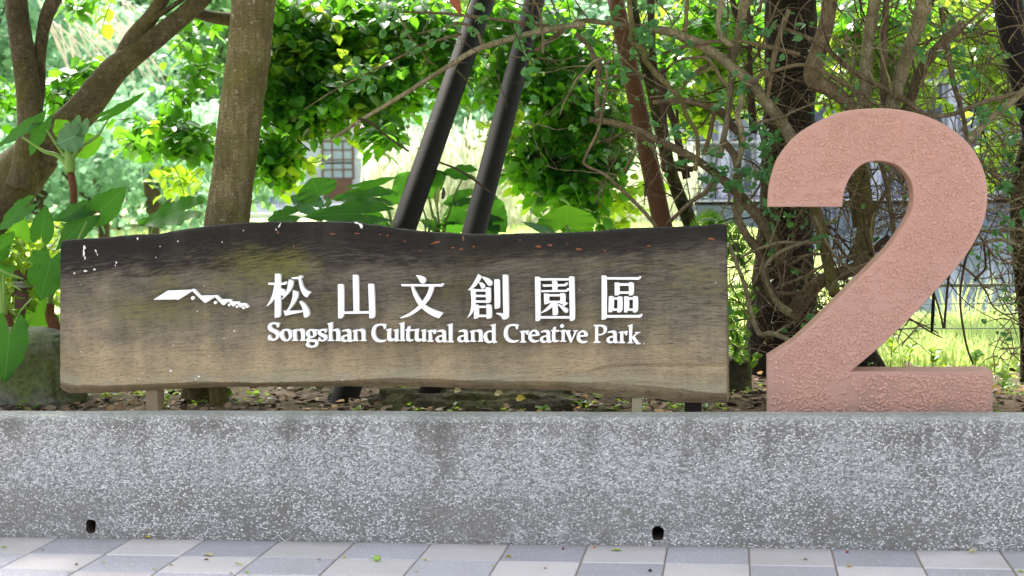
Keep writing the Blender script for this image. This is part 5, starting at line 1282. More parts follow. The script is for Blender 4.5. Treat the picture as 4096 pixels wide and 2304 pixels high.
while cnt < 880:
    x, y = rng.uniform(1000, 2620), rng.uniform(-60, 900)
    if rng.random() > dens(x, y): continue
    if 1915 < x < 2060 and y < 340 and rng.random() < .75: continue
    cnt += 1
    right = x > 2250
    ang = rng.choice([rng.normal(-1.57, .6), rng.normal(1.3, .5), rng.normal(0.4, .5), rng.normal(2.7, .5)]) 
    ln = rng.uniform(70, 330) * (.8 if x < 1850 else 1); w0 = rng.choice([2.5, 3.5, 5, 7.5], p=[.34, .34, .22, .10])
    if y + math.sin(ang) * ln > 880: ang = -ang
    if x < 1850 and (y + math.sin(ang) * ln > 540 or x + math.cos(ang) * ln < 1000): ang = -1.2
    twig(x, y, rng.uniform(.7, 1.9), ang, ln, w0, .22)
# hanging stems on the right-hand trunk
twigs.sort(key=lambda t: -t[1])
ms = ['vine', 'vine_dark', 'vine_pale', 'vine']
rest = {m: MB() for m in set(ms)}
for i, (pts, _) in enumerate(twigs):
    m = ms[i % 4]
    if i < 215:
        mb = MB(); mb.tube(stem_v(pts, 1), 6, 3, .05); mb.build('stem', MAT[m], tv_)
    else: rest[m].tube(stem_v(pts, 1), 5, 2, 0, False)
for m, mb in rest.items():
    o = mb.build('twigs', MAT[m], tv_); tag(o, kind='stuff')
# vine leaves
L = Leaves('oval')
SPR = [(1150,60,70,30,14),(1250,60,60,50,16),(1330,110,60,60,22),(1330,200,40,50,14),(1400,60,60,40,16),(1560,60,60,40,16),(1640,50,60,40,22),(1620,100,60,30,22),(1700,110,50,30,14),(1560,150,60,30,14),(1840,260,50,40,22),(1860,215,30,20,8),(1870,60,60,40,10),(1960,85,40,20,8),(1780,440,70,40,36),(1860,450,60,40,30),(1900,430,60,30,16),(1900,370,40,20,12),(1930,340,30,30,16),(1940,400,30,30,14),(1935,520,40,30,10),(1960,580,30,30,8),(2060,590,20,20,4),(1720,170,30,20,8),(2320,120,40,30,10),(2430,180,50,40,18),(2480,290,50,30,22),(2400,60,60,30,12),(2560,350,40,30,16),(2540,460,50,50,26),(2520,560,30,30,10),(2470,130,60,30,14),(2420,540,40,30,8),(2330,60,50,40,10),(920,200,90,50,30),(1040,110,80,40,26),(980,40,60,30,16),(2030,120,60,60,12),(1690,330,60,60,14),(1540,200,60,60,14)]
for (x, y, rx, ry, n) in SPR:
    for k in range(int(n * .45)):
        bx, by, by_ = x + rng.normal() * rx * .5, y + rng.normal() * ry * .5, rng.uniform(.75, 1.05)
        c = np.array(V(bx, by, by_)); dr = rv() * (1, .6, .8)
        for j in range(rng.integers(2, 5)):
            s = rng.uniform(.03, .055); dd = dr + rv(.9)
            L.add(c + dr * .008 * j, dd + (0, 0, -.2), (0, -.6, .8) + rv(.4), s, s * .85)
leaves_split(L, tv_, MAT['leafV'], 80)
L = Leaves('oval')     # sparse leaves on random twig ends
for (x, y, w_, yy) in tw_ends[::2]:
    c = np.array(V(x, y, yy))
    for j in range(rng.integers(0, 4) if rng.random() < .2 else 0):
        s = rng.uniform(.02, .045); L.add(c + rv(.012), rv() + (0, 0, -.2), (0, -.5, .8) + rv(.5), s, s * .8)
o = obj('leaves', L.mesh('leaves', MAT['leafV']), tv_); tag(o, kind='stuff')
# right-hand dark trunk with twig thatch
rt_ = thing('dark_trunk_tree', V(2580, 940, 1.6), 'slim dark trunk at the right edge thatched with fine twigs', 'tree')
mb = MB(); mb.tube(stem_v([(2592, 960, 50), (2586, 860, 38), (2582, 780, 40), (2574, 690, 48), (2566, 600, 50), (2568, 480, 46), (2590, 350, 40), (2620, 200, 36), (2650, 50, 34), (2670, -80, 30)], 1.6), 14, 6, .08); mb.build('trunk', MAT['bark_moss'], rt_)
mb = MB()
for _ in range(260):
    y = rng.uniform(300, 900); x = 2550 + rng.normal() * 28; a = rng.normal(.2, .9) + rng.choice([0, math.pi]); ln = rng.uniform(20, 90)
    yy = rng.uniform(1.3, 1.6)
    mb.tube(stem_v([(x, y, 3, yy), (x + math.cos(a) * ln * .5, y + math.sin(a) * ln * .5 + rng.normal() * 6, 2.5, yy - .03), (x + math.cos(a) * ln, y + math.sin(a) * ln, 1.5, yy - .05)], 1), 4, 2, 0, False)
o = mb.build('twigs', MAT['vine'], rt_); tag(o, kind='stuff')

# upright shoots along the back edge of the bed, at the right
for (x, y, h, lb) in ((2240, 915, 70, 'leafy shoot rising just behind the foot of the numeral'), (2285, 918, 46, 'pointed upright shoot right of the first leafy shoot'), (2345, 918, 34, 'small leafy weed behind the middle of the numeral base'), (2452, 916, 30, 'small weed at the back edge behind the right part of the numeral base'), (1890, 930, 30, 'tiny sprout in the gap beside the small boulder'), (565, 1010, 26, 'green seedling right of the tree foot under the sign'), (2520, 980, 40, 'low weed with yellow flowers right of the numeral base')):
    Yd = 2.1 if y < 925 else (.75 if x < 700 else 1.2)
    t = thing('weed_plant', V(x, y, Yd), lb, 'weed', 'weeds in the planting bed')
    mb = MB(); mb.tube(stem_v([(x, y + 12, 3), (x + 3, y - h * .5, 2.5), (x + 8, y - h, 1.5)], Yd), 5, 4); mb.build('stem', MAT['stalk'], t)
    L = Leaves('narrow' if h in (70, 46) else 'oval')
    for k in range(14):
        u = rng.uniform(.1, 1); c = np.array(V(x + 8 * u, y - h * u, Yd)); a = rng.uniform(0, 6.28); s = pxm(rng.uniform(14, 26), Yd)
        L.add(c, (math.cos(a), math.sin(a) * .6, rng.uniform(.1, .9)), (0, -.4, 1) + rv(.3), s, s * .9)
    L.objects('leaf', MAT['leafB'], range(14), t)
    if h == 40:
        for (fx, fy) in ((2505, 972), (2512, 990)):
            c = V(fx * 1.0, fy, 1.2); fl = MB()
            for k in range(5):
                a = 2 * math.pi * k / 5
                fl.add([(c.x, c.y, c.z), (c.x + .014 * math.cos(a - .4), c.y - .004, c.z + .009 * math.sin(a - .4)), (c.x + .02 * math.cos(a), c.y - .002, c.z + .012 * math.sin(a)), (c.x + .014 * math.cos(a + .4), c.y - .004, c.z + .009 * math.sin(a + .4))], [(0, 1, 2, 3)])
            fl.build('flower', simple_mat('yellow_petal', (.75, .55, .02), .5), t, False)

# ================================================================= rope fence
fc = thing('rope_fence', V(65, 850, 2.6), 'low fence of brown wooden posts with rope and wires behind the planting bed', 'fence')
MAT['fpost'] = simple_mat('fence_post', (.075, .04, .028), .8, 14, .4, .004)
MAT['rope'] = simple_mat('rope', (.17, .18, .13), .9, 90, .4, .004)
MAT['wire'] = simple_mat('wire', (.16, .20, .18), .5, 20, .2)
for vx in (62,):
    c = V(vx, 850, 2.0); hw = pxm(17, 2.0); mb = MB(); mb.box(c.x - hw, 2.0 - hw, .40, c.x + hw, 2.0 + hw, V(vx, 677, 2.0).z); mb.build('post', MAT['fpost'], fc, False)
c = V(2700, 800, 2.6); mb = MB(); mb.box(c.x - .06, 2.54, .35, c.x + .06, 2.66, 1.05); mb.build('post', MAT['fpost'], fc, False)
c = V(1700, 800, 2.6); mb = MB(); mb.box(c.x - .05, 2.55, .35, c.x + .05, 2.65, 1.0); mb.build('post', MAT['fpost'], fc, False)
ra, rb_ = V(62, 715, 1.97), V(1700, 722, 2.6); rc = V(2700, 716, 2.6)
def rope(A, B, r, nm_, mat, sag=.02, twist=True):
    mb = MB(); L_ = (B - A).length; n = max(8, int(L_ / .02)) if twist else 12
    if twist:
        for ph in (0, 2.09, 4.19):
            pts = []
            for i in range(n + 1):
                t = i / n; p = A.lerp(B, t); a = ph + t * L_ / .05 * 2 * math.pi
                pts.append((p.x, p.y + r * .5 * math.cos(a), p.z - 4 * sag * t * (1 - t) + r * .5 * math.sin(a), r * .62))
            mb.tube(pts, 5, 1)
    else: mb.tube([(*A.lerp(B, t), r) for t in np.linspace(0, 1, n)], 6, 1)
    mb.build(nm_, mat, fc)
rope(rb_, rc, .012, 'rope', MAT['rope'], .0)
rope(ra, rb_, .012, 'rope', MAT['rope'], .02)
mb = MB(); cc = ra
for k in range(2):
    pts = [(cc.x + .055 * math.cos(a), cc.y + .055 * math.sin(a), cc.z + .02 * k - .01, .011) for a in np.linspace(0, 6.28, 14)]; mb.tube(pts, 6, 2)
mb.build('rope', MAT['rope'], fc)
for dv in (47, 109): rope(V(1700, 720 + dv, 2.6), V(2700, 716 + dv, 2.6), .0035, 'wire', MAT['wire'], 0, False); rope(V(62, 715 + dv, 2.0), V(1700, 722 + dv, 2.6), .0035, 'wire', MAT['wire'], 0, False)

# ================================================================= fallen things on the pavement
def m_plain(name, col): return simple_mat(name, col, .6, 40, .3)
FL = {'yellow': m_plain('fallen_yellow', (.50, .38, .07)), 'green': m_plain('fallen_green', (.28, .42, .06)), 'brown': m_plain('fallen_brown', (.20, .13, .07)), 'pale': m_plain('fallen_pale', (.52, .44, .24)), 'gold': m_plain('fallen_gold', (.38, .27, .04)), 'red': m_plain('fallen_red', (.22, .04, .03))}
def k4(x, y): return (x * .8152, 1980 + y * .8152)
def k5(x, y): return (2000 + x * .8137, 1980 + y * .8137)
falls = [(k4, 20, 263, 34, 'green', 'curled yellow-green leaf on the pavement at the far left edge'), (k4, 210, 277, 16, 'red', 'tiny dark red leaf scrap on the pavement near the left weep hole'),
 (k4, 722, 216, 40, 'yellow', 'yellow curled leaf, left of the two touching at the wall foot'), (k4, 752, 213, 30, 'yellow', 'folded yellow leaf, right of the two touching at the wall foot'),
 (k4, 505, 335, 30, 'green', 'small green leaf lying on a joint in the second paver row, left'), (k4, 375, 350, 26, 'brown', 'brown crumpled leaf on the pale paver near the left edge'),
 (k4, 338, 383, 28, 'pale', 'pale green leaf at the bottom edge, left'), (k4, 1022, 297, 66, 'pale', 'long narrow tan leaf lying on the line between two paver rows'),
 (k4, 1012, 327, 30, 'brown', 'small brown leaf just below the long narrow tan leaf'), (k4, 1170, 344, 44, 'pale', 'flat light orange leaf on a pale paver left of centre'),
 (k4, 840, 353, 22, 'gold', 'small dark gold leaf in a paver joint left of centre'), (k4, 758, 372, 26, 'pale', 'straw-coloured leaf scrap near the bottom edge'),
 (k4, 1135, 392, 24, 'gold', 'dull gold leaf cut by the bottom edge, left of the green one'), (k4, 1212, 390, 30, 'green', 'green leaf cut by the bottom edge'),
 (k4, 1690, 316, 26, 'yellow', 'small yellow leaf in the joint left of the green fruit'), (k4, 1565, 322, 22, 'brown', 'tiny brown leaf on the dark paver left of the green fruit'),
 (k4, 2085, 325, 28, 'yellow', 'small yellow leaf right of the green fruit'), (k4, 2045, 378, 24, 'pale', 'pale leaf scrap low in a joint right of the green fruit'),
 (k4, 2420, 356, 26, 'pale', 'pink-beige leaf scrap on a dark paver near the middle'), (k4, 2496, 312, 34, 'gold', 'upright curled golden-brown leaf in a paver joint at the middle'),
 (k5, 572, 276, 54, 'green', 'long light green leaf on a pale paver right of centre'), (k5, 222, 367, 20, 'brown', 'brown speck of a leaf near the bottom, right of centre'),
 (k5, 1716, 359, 34, 'gold', 'curled golden leaf on a joint towards the right'), (k5, 2560, 383, 40, 'green', 'pale green leaf at the lower right corner'),
 (k5, 2325, 290, 46, 'pale', 'cream leaf at the wall foot towards the right edge'), (k5, 1500, 323, 30, 'brown', 'flat brown leaf scrap on a pale paver at the right')]
for conv, x, y, w_, cl, lb in falls:
    px, py = conv(x, y); c = PG(px, min(py, 2298), .0)
    s = w_ * .8152 * 6.6 / F; a = random.uniform(-.5, .5) + (math.pi if random.random() < .5 else 0)
    curl = random.uniform(.3, 1.1) if w_ < 50 else .15
    v = []; f = []; NU, NV = 8, 5
    for i in range(NU + 1):
        t = i / NU; ww = math.sin(math.pi * min(max(t, .03), .97)) ** .8 * .32
        for j in range(NV):
            u = -1 + 2 * j / (NV - 1)
            xx = (t - .5) * s; yy = u * ww * s * (1 - .35 * curl); zz = .004 + abs(u) ** 1.5 * ww * s * curl + .12 * s * curl * math.sin(3.1 * t) + .03 * s * math.sin(9 * t + u * 3)
            v.append((xx * math.cos(a) - yy * math.sin(a), xx * math.sin(a) + yy * math.cos(a), zz))
    for i in range(NU):
        for j in range(NV - 1): f.append((i * NV + j, i * NV + j + 1, (i + 1) * NV + j + 1, (i + 1) * NV + j))
    o = obj('fallen_leaf', mkmesh('fallen_leaf', v, f, FL[cl], True)); o.location = (c.x, c.y, SL * c.x); tag(o, lb, 'leaf', 'fallen leaves on the pavement')
def ball(name, px, py, r, col, lb, cat, leafy=False):
    c = PG(px, py, 0); v = []; K1, K2 = 14, 9
    for j in range(K2 + 1):
        for i in range(K1):
            th, ph = math.pi * j / K2, 2 * math.pi * i / K1
            v.append((r * 1.15 * math.sin(th) * math.cos(ph), r * math.sin(th) * math.sin(ph), r * .95 * math.cos(th)))
    f = [(j * K1 + i, (j + 1) * K1 + i, (j + 1) * K1 + (i + 1) % K1, j * K1 + (i + 1) % K1) for j in range(K2) for i in range(K1)]
    o = obj(name, mkmesh(name, v, f, m_plain(name + '_skin', col), True)); o.location = (c.x, c.y, SL * c.x + r * .95)
    if leafy:
        mb = MB(); mb.tube([(-r * 1.1, 0, 0, .0015), (-r * 2.6, -.004, -r * .4, .0012)], 6, 3); st = mb.build('stem', MAT['stalk'], None); st.parent = o
    tag(o, lb, cat)
ball('green_fruit', 1850 * .8152, 1980 + 325 * .8152, .014, (.25, .42, .07), 'small round green fruit lying on the pavement', 'fruit', True)
ball('berry', 2000 + 738 * .8137, 1980 + 378 * .8137, .0065, (.05, .02, .04), 'dark purple berry on the pavement near the bottom edge', 'berry')
ball('berry', 2000 + 310 * .8137, 1980 + 268 * .8137, .005, (.12, .03, .03), 'dark little berry at the wall foot right of centre', 'berry')
ball('berry', 2000 + 1707 * .8137, 1980 + 285 * .8137, .006, (.30, .04, .02), 'red berry on the pavement beside the wall, towards the right', 'berry')
ball('berry', 2000 + 465 * .8137, 1980 + 262 * .8137, .005, (.40, .12, .04), 'orange berry in a joint at the wall foot', 'berry')
# leaves lying on the long stone under the sign
for (px, py, s, cl, lb) in ((2065, 1592, .05, 'yellow', 'orange-brown leaf on the dark mossy stone under the sign'), (1980, 1571, .045, 'pale', 'pale yellow leaf on the mossy stone, left of the orange one'), (1818, 1560, .04, 'pale', 'small cream leaf on the mossy stone close under the sign edge')):
    c = P(px, py, .60); L = Leaves('oval'); L.add((c.x, c.y - .02, c.z), (1, -.2, .1), (0, -.7, .7), s, s)
    tag(obj('fallen_leaf', L.mesh('fallen_leaf', FL[cl])), lb, 'leaf', 'leaves lying on the mossy stone')
# the big dry leaf caught in the twigs at the top
hung = thing('dry_leaf', V(1148, 15, .95), 'curled orange-brown dead leaf caught in the twigs at the top', 'leaf')
big_leaf((1140, -8), (1160, 38), 26, .95, 10, parent=hung, mat='aloc', seed=4); hung.children[0].data.materials.clear(); hung.children[0].data.materials.append(simple_mat('dry_hanging', (.22, .06, .025), .5))

# ================================================================= far background
MAT['far1'] = leaf_mat('far_foliage_haze_pale', (.08, .20, .12), (.24, .40, .28), (.34, .60, .34), .48, .6, .3)  # leaf colour paled to stand in for distance haze
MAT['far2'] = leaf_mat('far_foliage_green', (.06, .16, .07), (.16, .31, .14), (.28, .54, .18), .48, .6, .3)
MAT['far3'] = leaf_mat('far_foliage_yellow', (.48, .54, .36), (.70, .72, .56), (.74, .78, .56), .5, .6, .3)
def far_tree(x, y, z0, h, rx, mat, label, n=2600, ls=.28, name='background_tree', trunk=True, kind='round', fill=.85, group='trees beyond the field'):
    t = thing(name, (x, y, z0), label, 'tree' if trunk else 'shrub', group)
    L = Leaves('oval'); nb = 9
    bl = [(rng.uniform(-.65, .65) * rx, rng.uniform(-.5, .5) * rx, h * rng.uniform(.18, .82), rng.uniform(.35, .6) * rx) for _ in range(nb)]
    for i in range(n):
        bx, by, bz_, br = bl[rng.integers(0, nb)]
        q = rng.normal(size=3); q /= np.linalg.norm(q); q *= br * rng.uniform(.6, 1.05)
        if kind == 'willow':
            p = np.array((bx + q[0], by + q[1], max(.1, bz_ + q[2] - rng.random() * h * .4))); dd = (rng.normal() * .2, rng.normal() * .2, -1)
            L.add(p + (x, y, z0), dd, rv(), ls * 1.5, ls * .35)
        else:
            p = np.array((bx + q[0], by + q[1], bz_ + q[2] * .75)); s = ls * rng.uniform(.6, 1.3)
            L.add(p + (x, y, z0), rv() + (0, 0, -.3), (0, 0, 1) + rv(.5), s, s * .9)
    o = obj('foliage', L.mesh('foliage', MAT[mat]), t); tag(o, kind='stuff')
    mb = MB(); mb.tube([(x, y, z0 - .5, .14), (x + .1, y, z0 + h * .3, .11), (x - .1, y, z0 + h * .7, .05)], 8, 4, .05); mb.build('trunk', MAT['bark_brown'], t)
    if trunk:
        for bx, by, bz_, br in bl[:5]:
            mb = MB(); mb.tube([(x, y, z0 + h * .28, .08), (x + bx * .5, y + by * .5, z0 + bz_ * .75, .05), (x + bx, y + by, z0 + bz_, .03)], 6, 4, .05); mb.build('limb', MAT['bark_brown'], t)
    return t
def vx_at(vx, Y): return V(vx, 478, Y).x
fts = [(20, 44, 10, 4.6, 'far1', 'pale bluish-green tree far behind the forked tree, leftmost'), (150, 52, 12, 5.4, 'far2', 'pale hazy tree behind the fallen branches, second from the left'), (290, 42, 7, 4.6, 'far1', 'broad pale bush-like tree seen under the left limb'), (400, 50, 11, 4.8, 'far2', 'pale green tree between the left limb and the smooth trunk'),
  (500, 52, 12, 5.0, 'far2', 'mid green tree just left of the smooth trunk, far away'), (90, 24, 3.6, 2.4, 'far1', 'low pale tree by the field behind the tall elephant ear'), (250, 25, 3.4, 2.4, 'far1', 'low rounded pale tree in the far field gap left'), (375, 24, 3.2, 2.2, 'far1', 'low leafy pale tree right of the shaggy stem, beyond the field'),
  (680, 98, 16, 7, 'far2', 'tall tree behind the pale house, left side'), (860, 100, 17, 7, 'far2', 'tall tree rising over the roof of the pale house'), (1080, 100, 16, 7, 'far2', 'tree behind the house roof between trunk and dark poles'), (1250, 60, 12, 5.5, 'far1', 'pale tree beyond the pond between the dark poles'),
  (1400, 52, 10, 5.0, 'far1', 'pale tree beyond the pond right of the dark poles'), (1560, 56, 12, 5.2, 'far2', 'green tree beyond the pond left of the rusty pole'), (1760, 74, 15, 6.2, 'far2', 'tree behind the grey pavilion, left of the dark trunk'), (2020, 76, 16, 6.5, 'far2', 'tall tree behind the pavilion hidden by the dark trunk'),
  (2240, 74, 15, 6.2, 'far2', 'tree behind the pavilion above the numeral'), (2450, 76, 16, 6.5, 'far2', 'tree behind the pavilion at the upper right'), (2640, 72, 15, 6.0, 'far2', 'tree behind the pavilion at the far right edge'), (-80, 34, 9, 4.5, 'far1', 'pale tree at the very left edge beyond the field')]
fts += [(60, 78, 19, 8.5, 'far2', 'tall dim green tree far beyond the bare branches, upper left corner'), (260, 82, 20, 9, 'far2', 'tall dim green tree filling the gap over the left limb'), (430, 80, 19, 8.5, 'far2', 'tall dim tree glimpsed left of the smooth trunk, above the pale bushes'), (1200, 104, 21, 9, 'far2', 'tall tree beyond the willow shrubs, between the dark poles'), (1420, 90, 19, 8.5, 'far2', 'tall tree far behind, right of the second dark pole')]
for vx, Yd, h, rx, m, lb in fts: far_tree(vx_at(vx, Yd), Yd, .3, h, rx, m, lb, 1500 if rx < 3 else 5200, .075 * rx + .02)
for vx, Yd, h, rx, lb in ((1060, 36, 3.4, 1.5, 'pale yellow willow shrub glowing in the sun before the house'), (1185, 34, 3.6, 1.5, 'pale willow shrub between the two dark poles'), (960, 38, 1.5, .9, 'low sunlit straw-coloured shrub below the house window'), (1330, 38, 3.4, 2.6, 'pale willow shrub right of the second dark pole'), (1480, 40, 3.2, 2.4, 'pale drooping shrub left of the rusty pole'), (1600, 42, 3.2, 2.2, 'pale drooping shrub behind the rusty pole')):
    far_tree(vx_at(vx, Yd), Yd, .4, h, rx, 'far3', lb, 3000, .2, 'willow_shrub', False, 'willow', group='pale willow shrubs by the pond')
# fallen pale branches at the upper left
fb = thing('bare_branches', (vx_at(150, 26), 26, .5), 'heap of pale bare branches slanting in the upper left distance', 'branches')
MAT['pale_wood'] = simple_mat('pale_dead_wood', (.55, .46, .40), .8, 5, .3)
for _ in range(46):
    x0, y0 = rng.uniform(90, 330), rng.uniform(-20, 90); a = rng.normal(.95, .28); ln = rng.uniform(80, 240); Yd = rng.uniform(24, 27)
    mb = MB(); mb.tube(stem_v([(x0, y0, 4.5, Yd), (x0 + math.cos(a) * ln * .5 + rng.normal() * 8, y0 + math.sin(a) * ln * .5, 3.5, Yd), (x0 + math.cos(a) * ln, y0 + math.sin(a) * ln, 2, Yd)], 1), 6, 3); mb.build('branch', MAT['pale_wood'], fb)
fb2 = thing('bare_branches', (vx_at(1340, 24), 24, .5), 'pale bare twigs fanning out right of the second dark pole', 'branches')
for k in range(16):
    a = rng.uniform(2.4, 6.6); ln = rng.uniform(40, 110)
    mb = MB(); mb.tube(stem_v([(1345, 490, 3, 24), (1345 + math.cos(a) * ln * .5, 490 + math.sin(a) * ln * .4 + 4, 2.2, 24), (1345 + math.cos(a) * ln, 490 + math.sin(a) * ln * .75, 1.2, 24)], 1), 5, 3); mb.build('branch', MAT['pale_wood'], fb2)

# pale house beyond the field
MAT['plaster'] = simple_mat('pale_plaster', (.40, .43, .50), .85, .8, .10, .004)
MAT['trimp'] = simple_mat('plaster_band', (.50, .52, .56), .85, 1, .08)
MAT['frame'] = simple_mat('brown_window_frame', (.13, .065, .05), .6, 6, .2)
MAT['glassp'] = simple_mat('window_glass', (.30, .36, .44), .1, 1, .15, 0, .6)
MAT['dark_in'] = simple_mat('eave_shade_and_dark_wood', (.10, .085, .085), .8, 3, .2)  # dark colour doubles as eave shade; plain dark wood on chair and pavilion roof
def m_tiles():
    b = N('roof_tiles'); o = b.obj(); wv = b.node('ShaderNodeTexWave', {'Vector': o, 'Scale': 1.1, 'Distortion': .3}, bands_direction='X').outputs[0]
    c = b.mix(b.noise(o, 1.5, 5), (.16, .125, .12), (.30, .25, .24)); b.bsdf(c, .85, b.bump(wv, .6, .05), .2); return b.m
MAT['rooft'] = m_tiles()
YB = 72.0; mpx = 1.59006 * depth(YB) / F
def HB(vx, vy, Y=YB): return V(vx, vy, Y)
hs = thing('pale_house', HB(900, 532), 'pale plastered house with brown mullioned windows and grey tiled roof beyond the field', 'house')
def hbox(name, x0, y0, x1, y1, Ya, Yb, mat, parent=None):
    a_, b2 = HB(x0, y1, Ya), HB(x1, y0, Ya); mb = MB(); mb.box(a_.x, Ya, a_.z, b2.x, Yb, b2.z); return mb.build(name, MAT[mat], parent or hs, False)
hbox('wall', 600, 315, 1240, 545, YB, YB + 8, 'plaster')
hbox('cornice', 590, 322, 985, 340, YB - .35, YB - .002, 'trimp')
hbox('plinth', 598, 500, 1242, 546, YB - .12, YB - .003, 'trimp')
hbox('wall_band', 600, 408, 1238, 411, YB - .03, YB - .004, 'trimp')
hbox('eave_shade', 960, 272, 1262, 296, YB - 1.4, YB + .0, 'dark_in')  # strip below the roof coloured dark as the eave's shade
hbox('upper_wall_shade', 985, 296, 1240, 330, YB - .4, YB - .005, 'dark_in')  # wall top darkened in its colour for shade below the roof
# roof: two sloping slabs
A = HB(950, 272, YB - 1.6); B = HB(1270, 272, YB - 1.6); C_ = HB(1240, 205, YB + 4); D = HB(985, 205, YB + 4)
rv_ = [A, B, C_, D]; v = [tuple(p) for p in rv_] + [(p.x, p.y + .1, p.z - .22) for p in rv_]
back = [(D.x - .6, YB + 9.6, A.z), (C_.x + .6, YB + 9.6, A.z)]
v += back
rf = obj('roof', mkmesh('roof', v, [(0, 1, 2, 3), (4, 7, 6, 5), (0, 4, 5, 1), (1, 5, 6, 2), (3, 7, 4, 0), (3, 2, 9, 8), (2, 6, 9), (7, 3, 8)], MAT['rooft']), hs)
A = HB(590, 322, YB - .5); B = HB(985, 322, YB - .5); C_ = HB(960, 262, YB + 4); D = HB(620, 262, YB + 4)
v = [tuple(p) for p in (A, B, C_, D)] + [(A.x, YB + 9, A.z), (B.x, YB + 9, A.z)]
obj('roof', mkmesh('roof', v, [(0, 1, 2, 3), (3, 2, 5, 4), (1, 5, 2), (0, 3, 4)], MAT['rooft']), hs)
def window(x0, y0, x1, y1, nx, ny, sillp=True):
    fr = MB(); a_, b2 = HB(x0, y1), HB(x1, y0); wd = .10
    fr.box(a_.x, YB - .08, a_.z, a_.x + wd, YB - .01, b2.z); fr.box(b2.x - wd, YB - .08, a_.z, b2.x, YB - .01, b2.z)
    fr.box(a_.x + wd, YB - .08, a_.z, b2.x - wd, YB - .01, a_.z + wd); fr.box(a_.x + wd, YB - .08, b2.z - wd, b2.x - wd, YB - .01, b2.z)
    for i in range(1, nx):
        xx = a_.x + (b2.x - a_.x) * i / nx; fr.box(xx - .035, YB - .075, a_.z + wd, xx + .035, YB - .02, b2.z - wd)
    for j in range(1, ny):
        zz = a_.z + (b2.z - a_.z) * j / ny; fr.box(a_.x + wd, YB - .072, zz - .035, b2.x - wd, YB - .022, zz + .035)
    o = fr.build('window', MAT['frame'], hs, False)
    p = MB(); p.box(a_.x + .02, YB - .03, a_.z + .02, b2.x - .02, YB - .006, b2.z - .02); pn = p.build('pane', MAT['glassp'], None, False); pn.parent = o
window(810, 352, 890, 452, 3, 4); window(650, 352, 725, 452, 3, 4); window(1000, 345, 1070, 450, 3, 4); window(1100, 345, 1170, 450, 3, 4)
hbox('wall_panel', 814, 452, 886, 505, YB - .05, YB - .008, 'frame')
# terrace steps in front
for k, (y0, y1, Yt) in enumerate(((512, 520, 66), (522, 532, 64), (534, 544, 62))):
    a_, b2 = V(560, y1, Yt), V(1010, y0, Yt); mb = MB(); mb.box(a_.x, Yt, a_.z - .3, b2.x, Yt + 2.0, b2.z); mb.build('terrace_step', MAT['trimp'], hs, False)
# person on a chair on the terrace
MAT['skin'] = simple_mat('skin', (.45, .27, .2), .6); MAT['cl1'] = simple_mat('brown_top', (.42, .22, .13), .8); MAT['cl2'] = simple_mat('blue_trousers', (.06, .10, .32), .8); MAT['hair'] = simple_mat('dark_hair', (.02, .015, .012), .6)
pc = V(697, 515, 65.5); pz = pc.z
pr = thing('person', (pc.x, 65.5, pz), 'person in brown top and blue trousers sitting on the far terrace', 'person')
def skinned(name, joints, edges, mat, parent):
    me = bpy.data.meshes.new(name); me.from_pydata([j[:3] for j in joints], edges, [])
    o = bpy.data.objects.new(name, me); COL.objects.link(o)
    m = o.modifiers.new('s', 'SKIN'); sk = me.skin_vertices[0].data if me.skin_vertices else me.attributes
    for i, j in enumerate(joints): me.skin_vertices[0].data[i].radius = (j[3], j[3])
    me.skin_vertices[0].data[0].use_root = True
    o.modifiers.new('u', 'SUBSURF').levels = 1
    dg = bpy.context.evaluated_depsgraph_get(); nm_ = bpy.data.meshes.new_from_object(o.evaluated_get(dg)); bpy.data.objects.remove(o)
    nm_.materials.clear(); return obj(name, nm_, parent, mat)
x, y, z = pc.x, 65.5, pz
J = [(x, y, z+.50,.15),(x, y, z+.78,.15),(x, y, z+1.0,.13),(x, y-.02, z+1.10,.06),(x, y-.04, z+1.2,.085),(x, y-.05, z+1.3,.08),
     (x-.19,y,z+.98,.06),(x-.24,y-.08,z+.74,.045),(x-.14,y-.32,z+.66,.035),(x+.19,y,z+.98,.06),(x+.24,y-.08,z+.74,.045),(x+.14,y-.32,z+.66,.035),
     (x-.11,y-.1,z+.50,.09),(x-.13,y-.45,z+.48,.07),(x-.13,y-.48,z+.08,.045),(x-.13,y-.6,z+.04,.04),(x+.11,y-.1,z+.50,.09),(x+.13,y-.45,z+.48,.07),(x+.13,y-.5,z+.08,.045),(x+.13,y-.62,z+.04,.04)]
E = [(0,1),(1,2),(2,3),(3,4),(4,5),(2,6),(6,7),(7,8),(2,9),(9,10),(10,11),(0,12),(12,13),(13,14),(14,15),(0,16),(16,17),(17,18),(18,19)]
try:
    bd = skinned('body', J, E, MAT['cl1'], pr)
    bd.data.materials.append(MAT['cl2']); bd.data.materials.append(MAT['skin']); bd.data.materials.append(MAT['hair'])
    for p in bd.data.polygons:
        c = p.center; p.material_index = 3 if (c.z > z + 1.26 or (c.z > z + 1.14 and c.y > y)) else 2 if c.z > z + 1.07 else 1 if c.z < z + .6 else 0
except Exception as ex: print('skin', ex)
ch = thing('chair', (x, 65.5, pz), 'thin dark outdoor chair under the seated person on the terrace', 'chair')
mb = MB(); mb.box(x-.25, y-.3, z+.36, x+.25, y+.22, z+.40); mb.build('seat', MAT['dark_in'], ch, False)
mb = MB(); mb.box(x-.25, y+.23, z+.40, x+.25, y+.27, z+.95); mb.build('backrest', MAT['dark_in'], ch, False)
for sx in (-.22, .22):
    for sy in (-.27, .2): mb = MB(); mb.box(x+sx-.02, y+sy-.02, z, x+sx+.02, y+sy+.02, z+.36); mb.build('leg', MAT['dark_in'], ch, False)

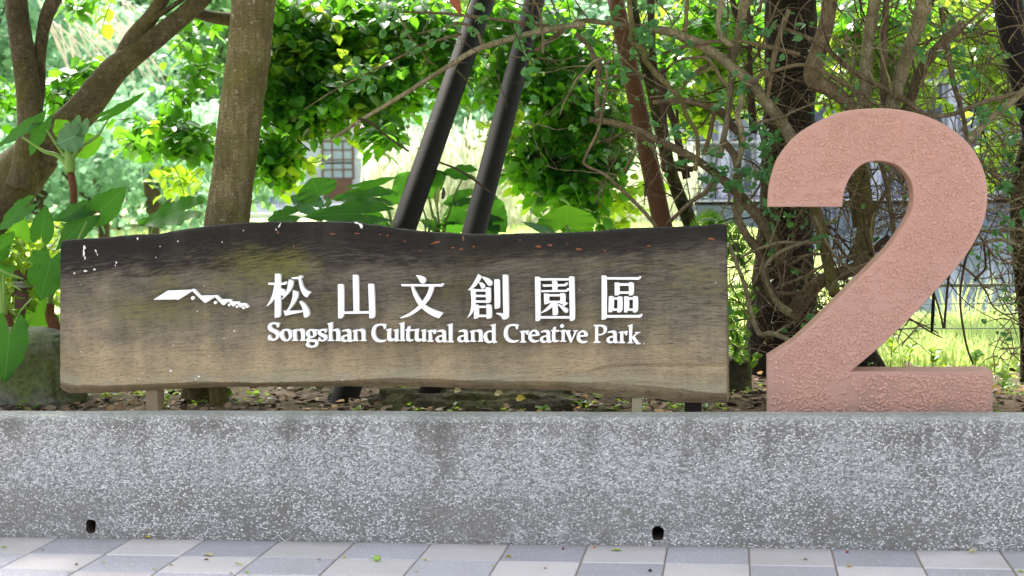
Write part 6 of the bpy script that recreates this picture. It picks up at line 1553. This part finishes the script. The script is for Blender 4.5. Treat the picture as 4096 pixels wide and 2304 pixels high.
# grey-blue pavilion across the pond on the right
YP = 50.0
MAT['pav'] = simple_mat('grey_blue_wall', (.36, .375, .46), .7, .6, .15)
MAT['pavl'] = simple_mat('pavilion_pale_band', (.62, .64, .68), .7, 1, .1)
MAT['pavd'] = simple_mat('pavilion_dark_glass', (.09, .115, .19), .15, 1, .2, 0, .6)
pv_ = thing('pavilion', V(2100, 560, YP), 'long grey-blue pavilion with dark glass and pale bands across the pond', 'building')
def pbox(name, x0, y0, x1, y1, Ya, Yb, mat, parent=None):
    a_, b2 = V(x0, y1, Ya), V(x1, y0, Ya); mb = MB(); mb.box(a_.x, Ya, a_.z, b2.x, Yb, b2.z); return mb.build(name, MAT[mat], parent or pv_, False)
pbox('wall', 1700, 150, 2900, 575, YP + .4, YP + 8, 'pav')
pbox('roof', 1660, 120, 2940, 150, YP - 1.2, YP + 9, 'dark_in')
pbox('band', 1690, 340, 2900, 362, YP - .3, YP + .39, 'pavl')
pbox('terrace_slab', 1660, 496, 2940, 508, YP - 2.6, YP + .38, 'pavl')
pbox('base_wall', 1680, 508, 2920, 590, YP - 2.4, YP + .37, 'pavd')
k = 0
for x0 in range(1712, 2880, 96):
    w1 = MB(); a_, b2 = V(x0 + 34, 490, YP + .3), V(x0 + 88, 372, YP + .3); w1.box(a_.x, YP + .28, a_.z, b2.x, YP + .395, b2.z); wn = w1.build('window', MAT['pavl'], pv_, False)
    w2 = MB(); m_ = (a_.x + b2.x) / 2
    w2.box(a_.x + .08, YP + .25, a_.z + .08, m_ - .04, YP + .275, b2.z - .08); w2.box(m_ + .04, YP + .25, a_.z + .08, b2.x - .08, YP + .275, b2.z - .08)
    pn = w2.build('pane', MAT['pavd' if k % 2 else 'glassp'], None, False); pn.parent = wn
    w1 = MB(); a_, b2 = V(x0 + 34, 328, YP + .3), V(x0 + 88, 200, YP + .3); w1.box(a_.x, YP + .28, a_.z, b2.x, YP + .395, b2.z); wn = w1.build('window', MAT['pavl'], pv_, False)
    w2 = MB(); w2.box(a_.x + .08, YP + .25, a_.z + .08, b2.x - .08, YP + .275, b2.z - .08); pn = w2.build('pane', MAT['glassp' if k % 3 else 'pavd'], None, False); pn.parent = wn
    pbox('pillar', x0, 150, x0 + 26, 496, YP - .9, YP - .31, 'pav'); k += 1
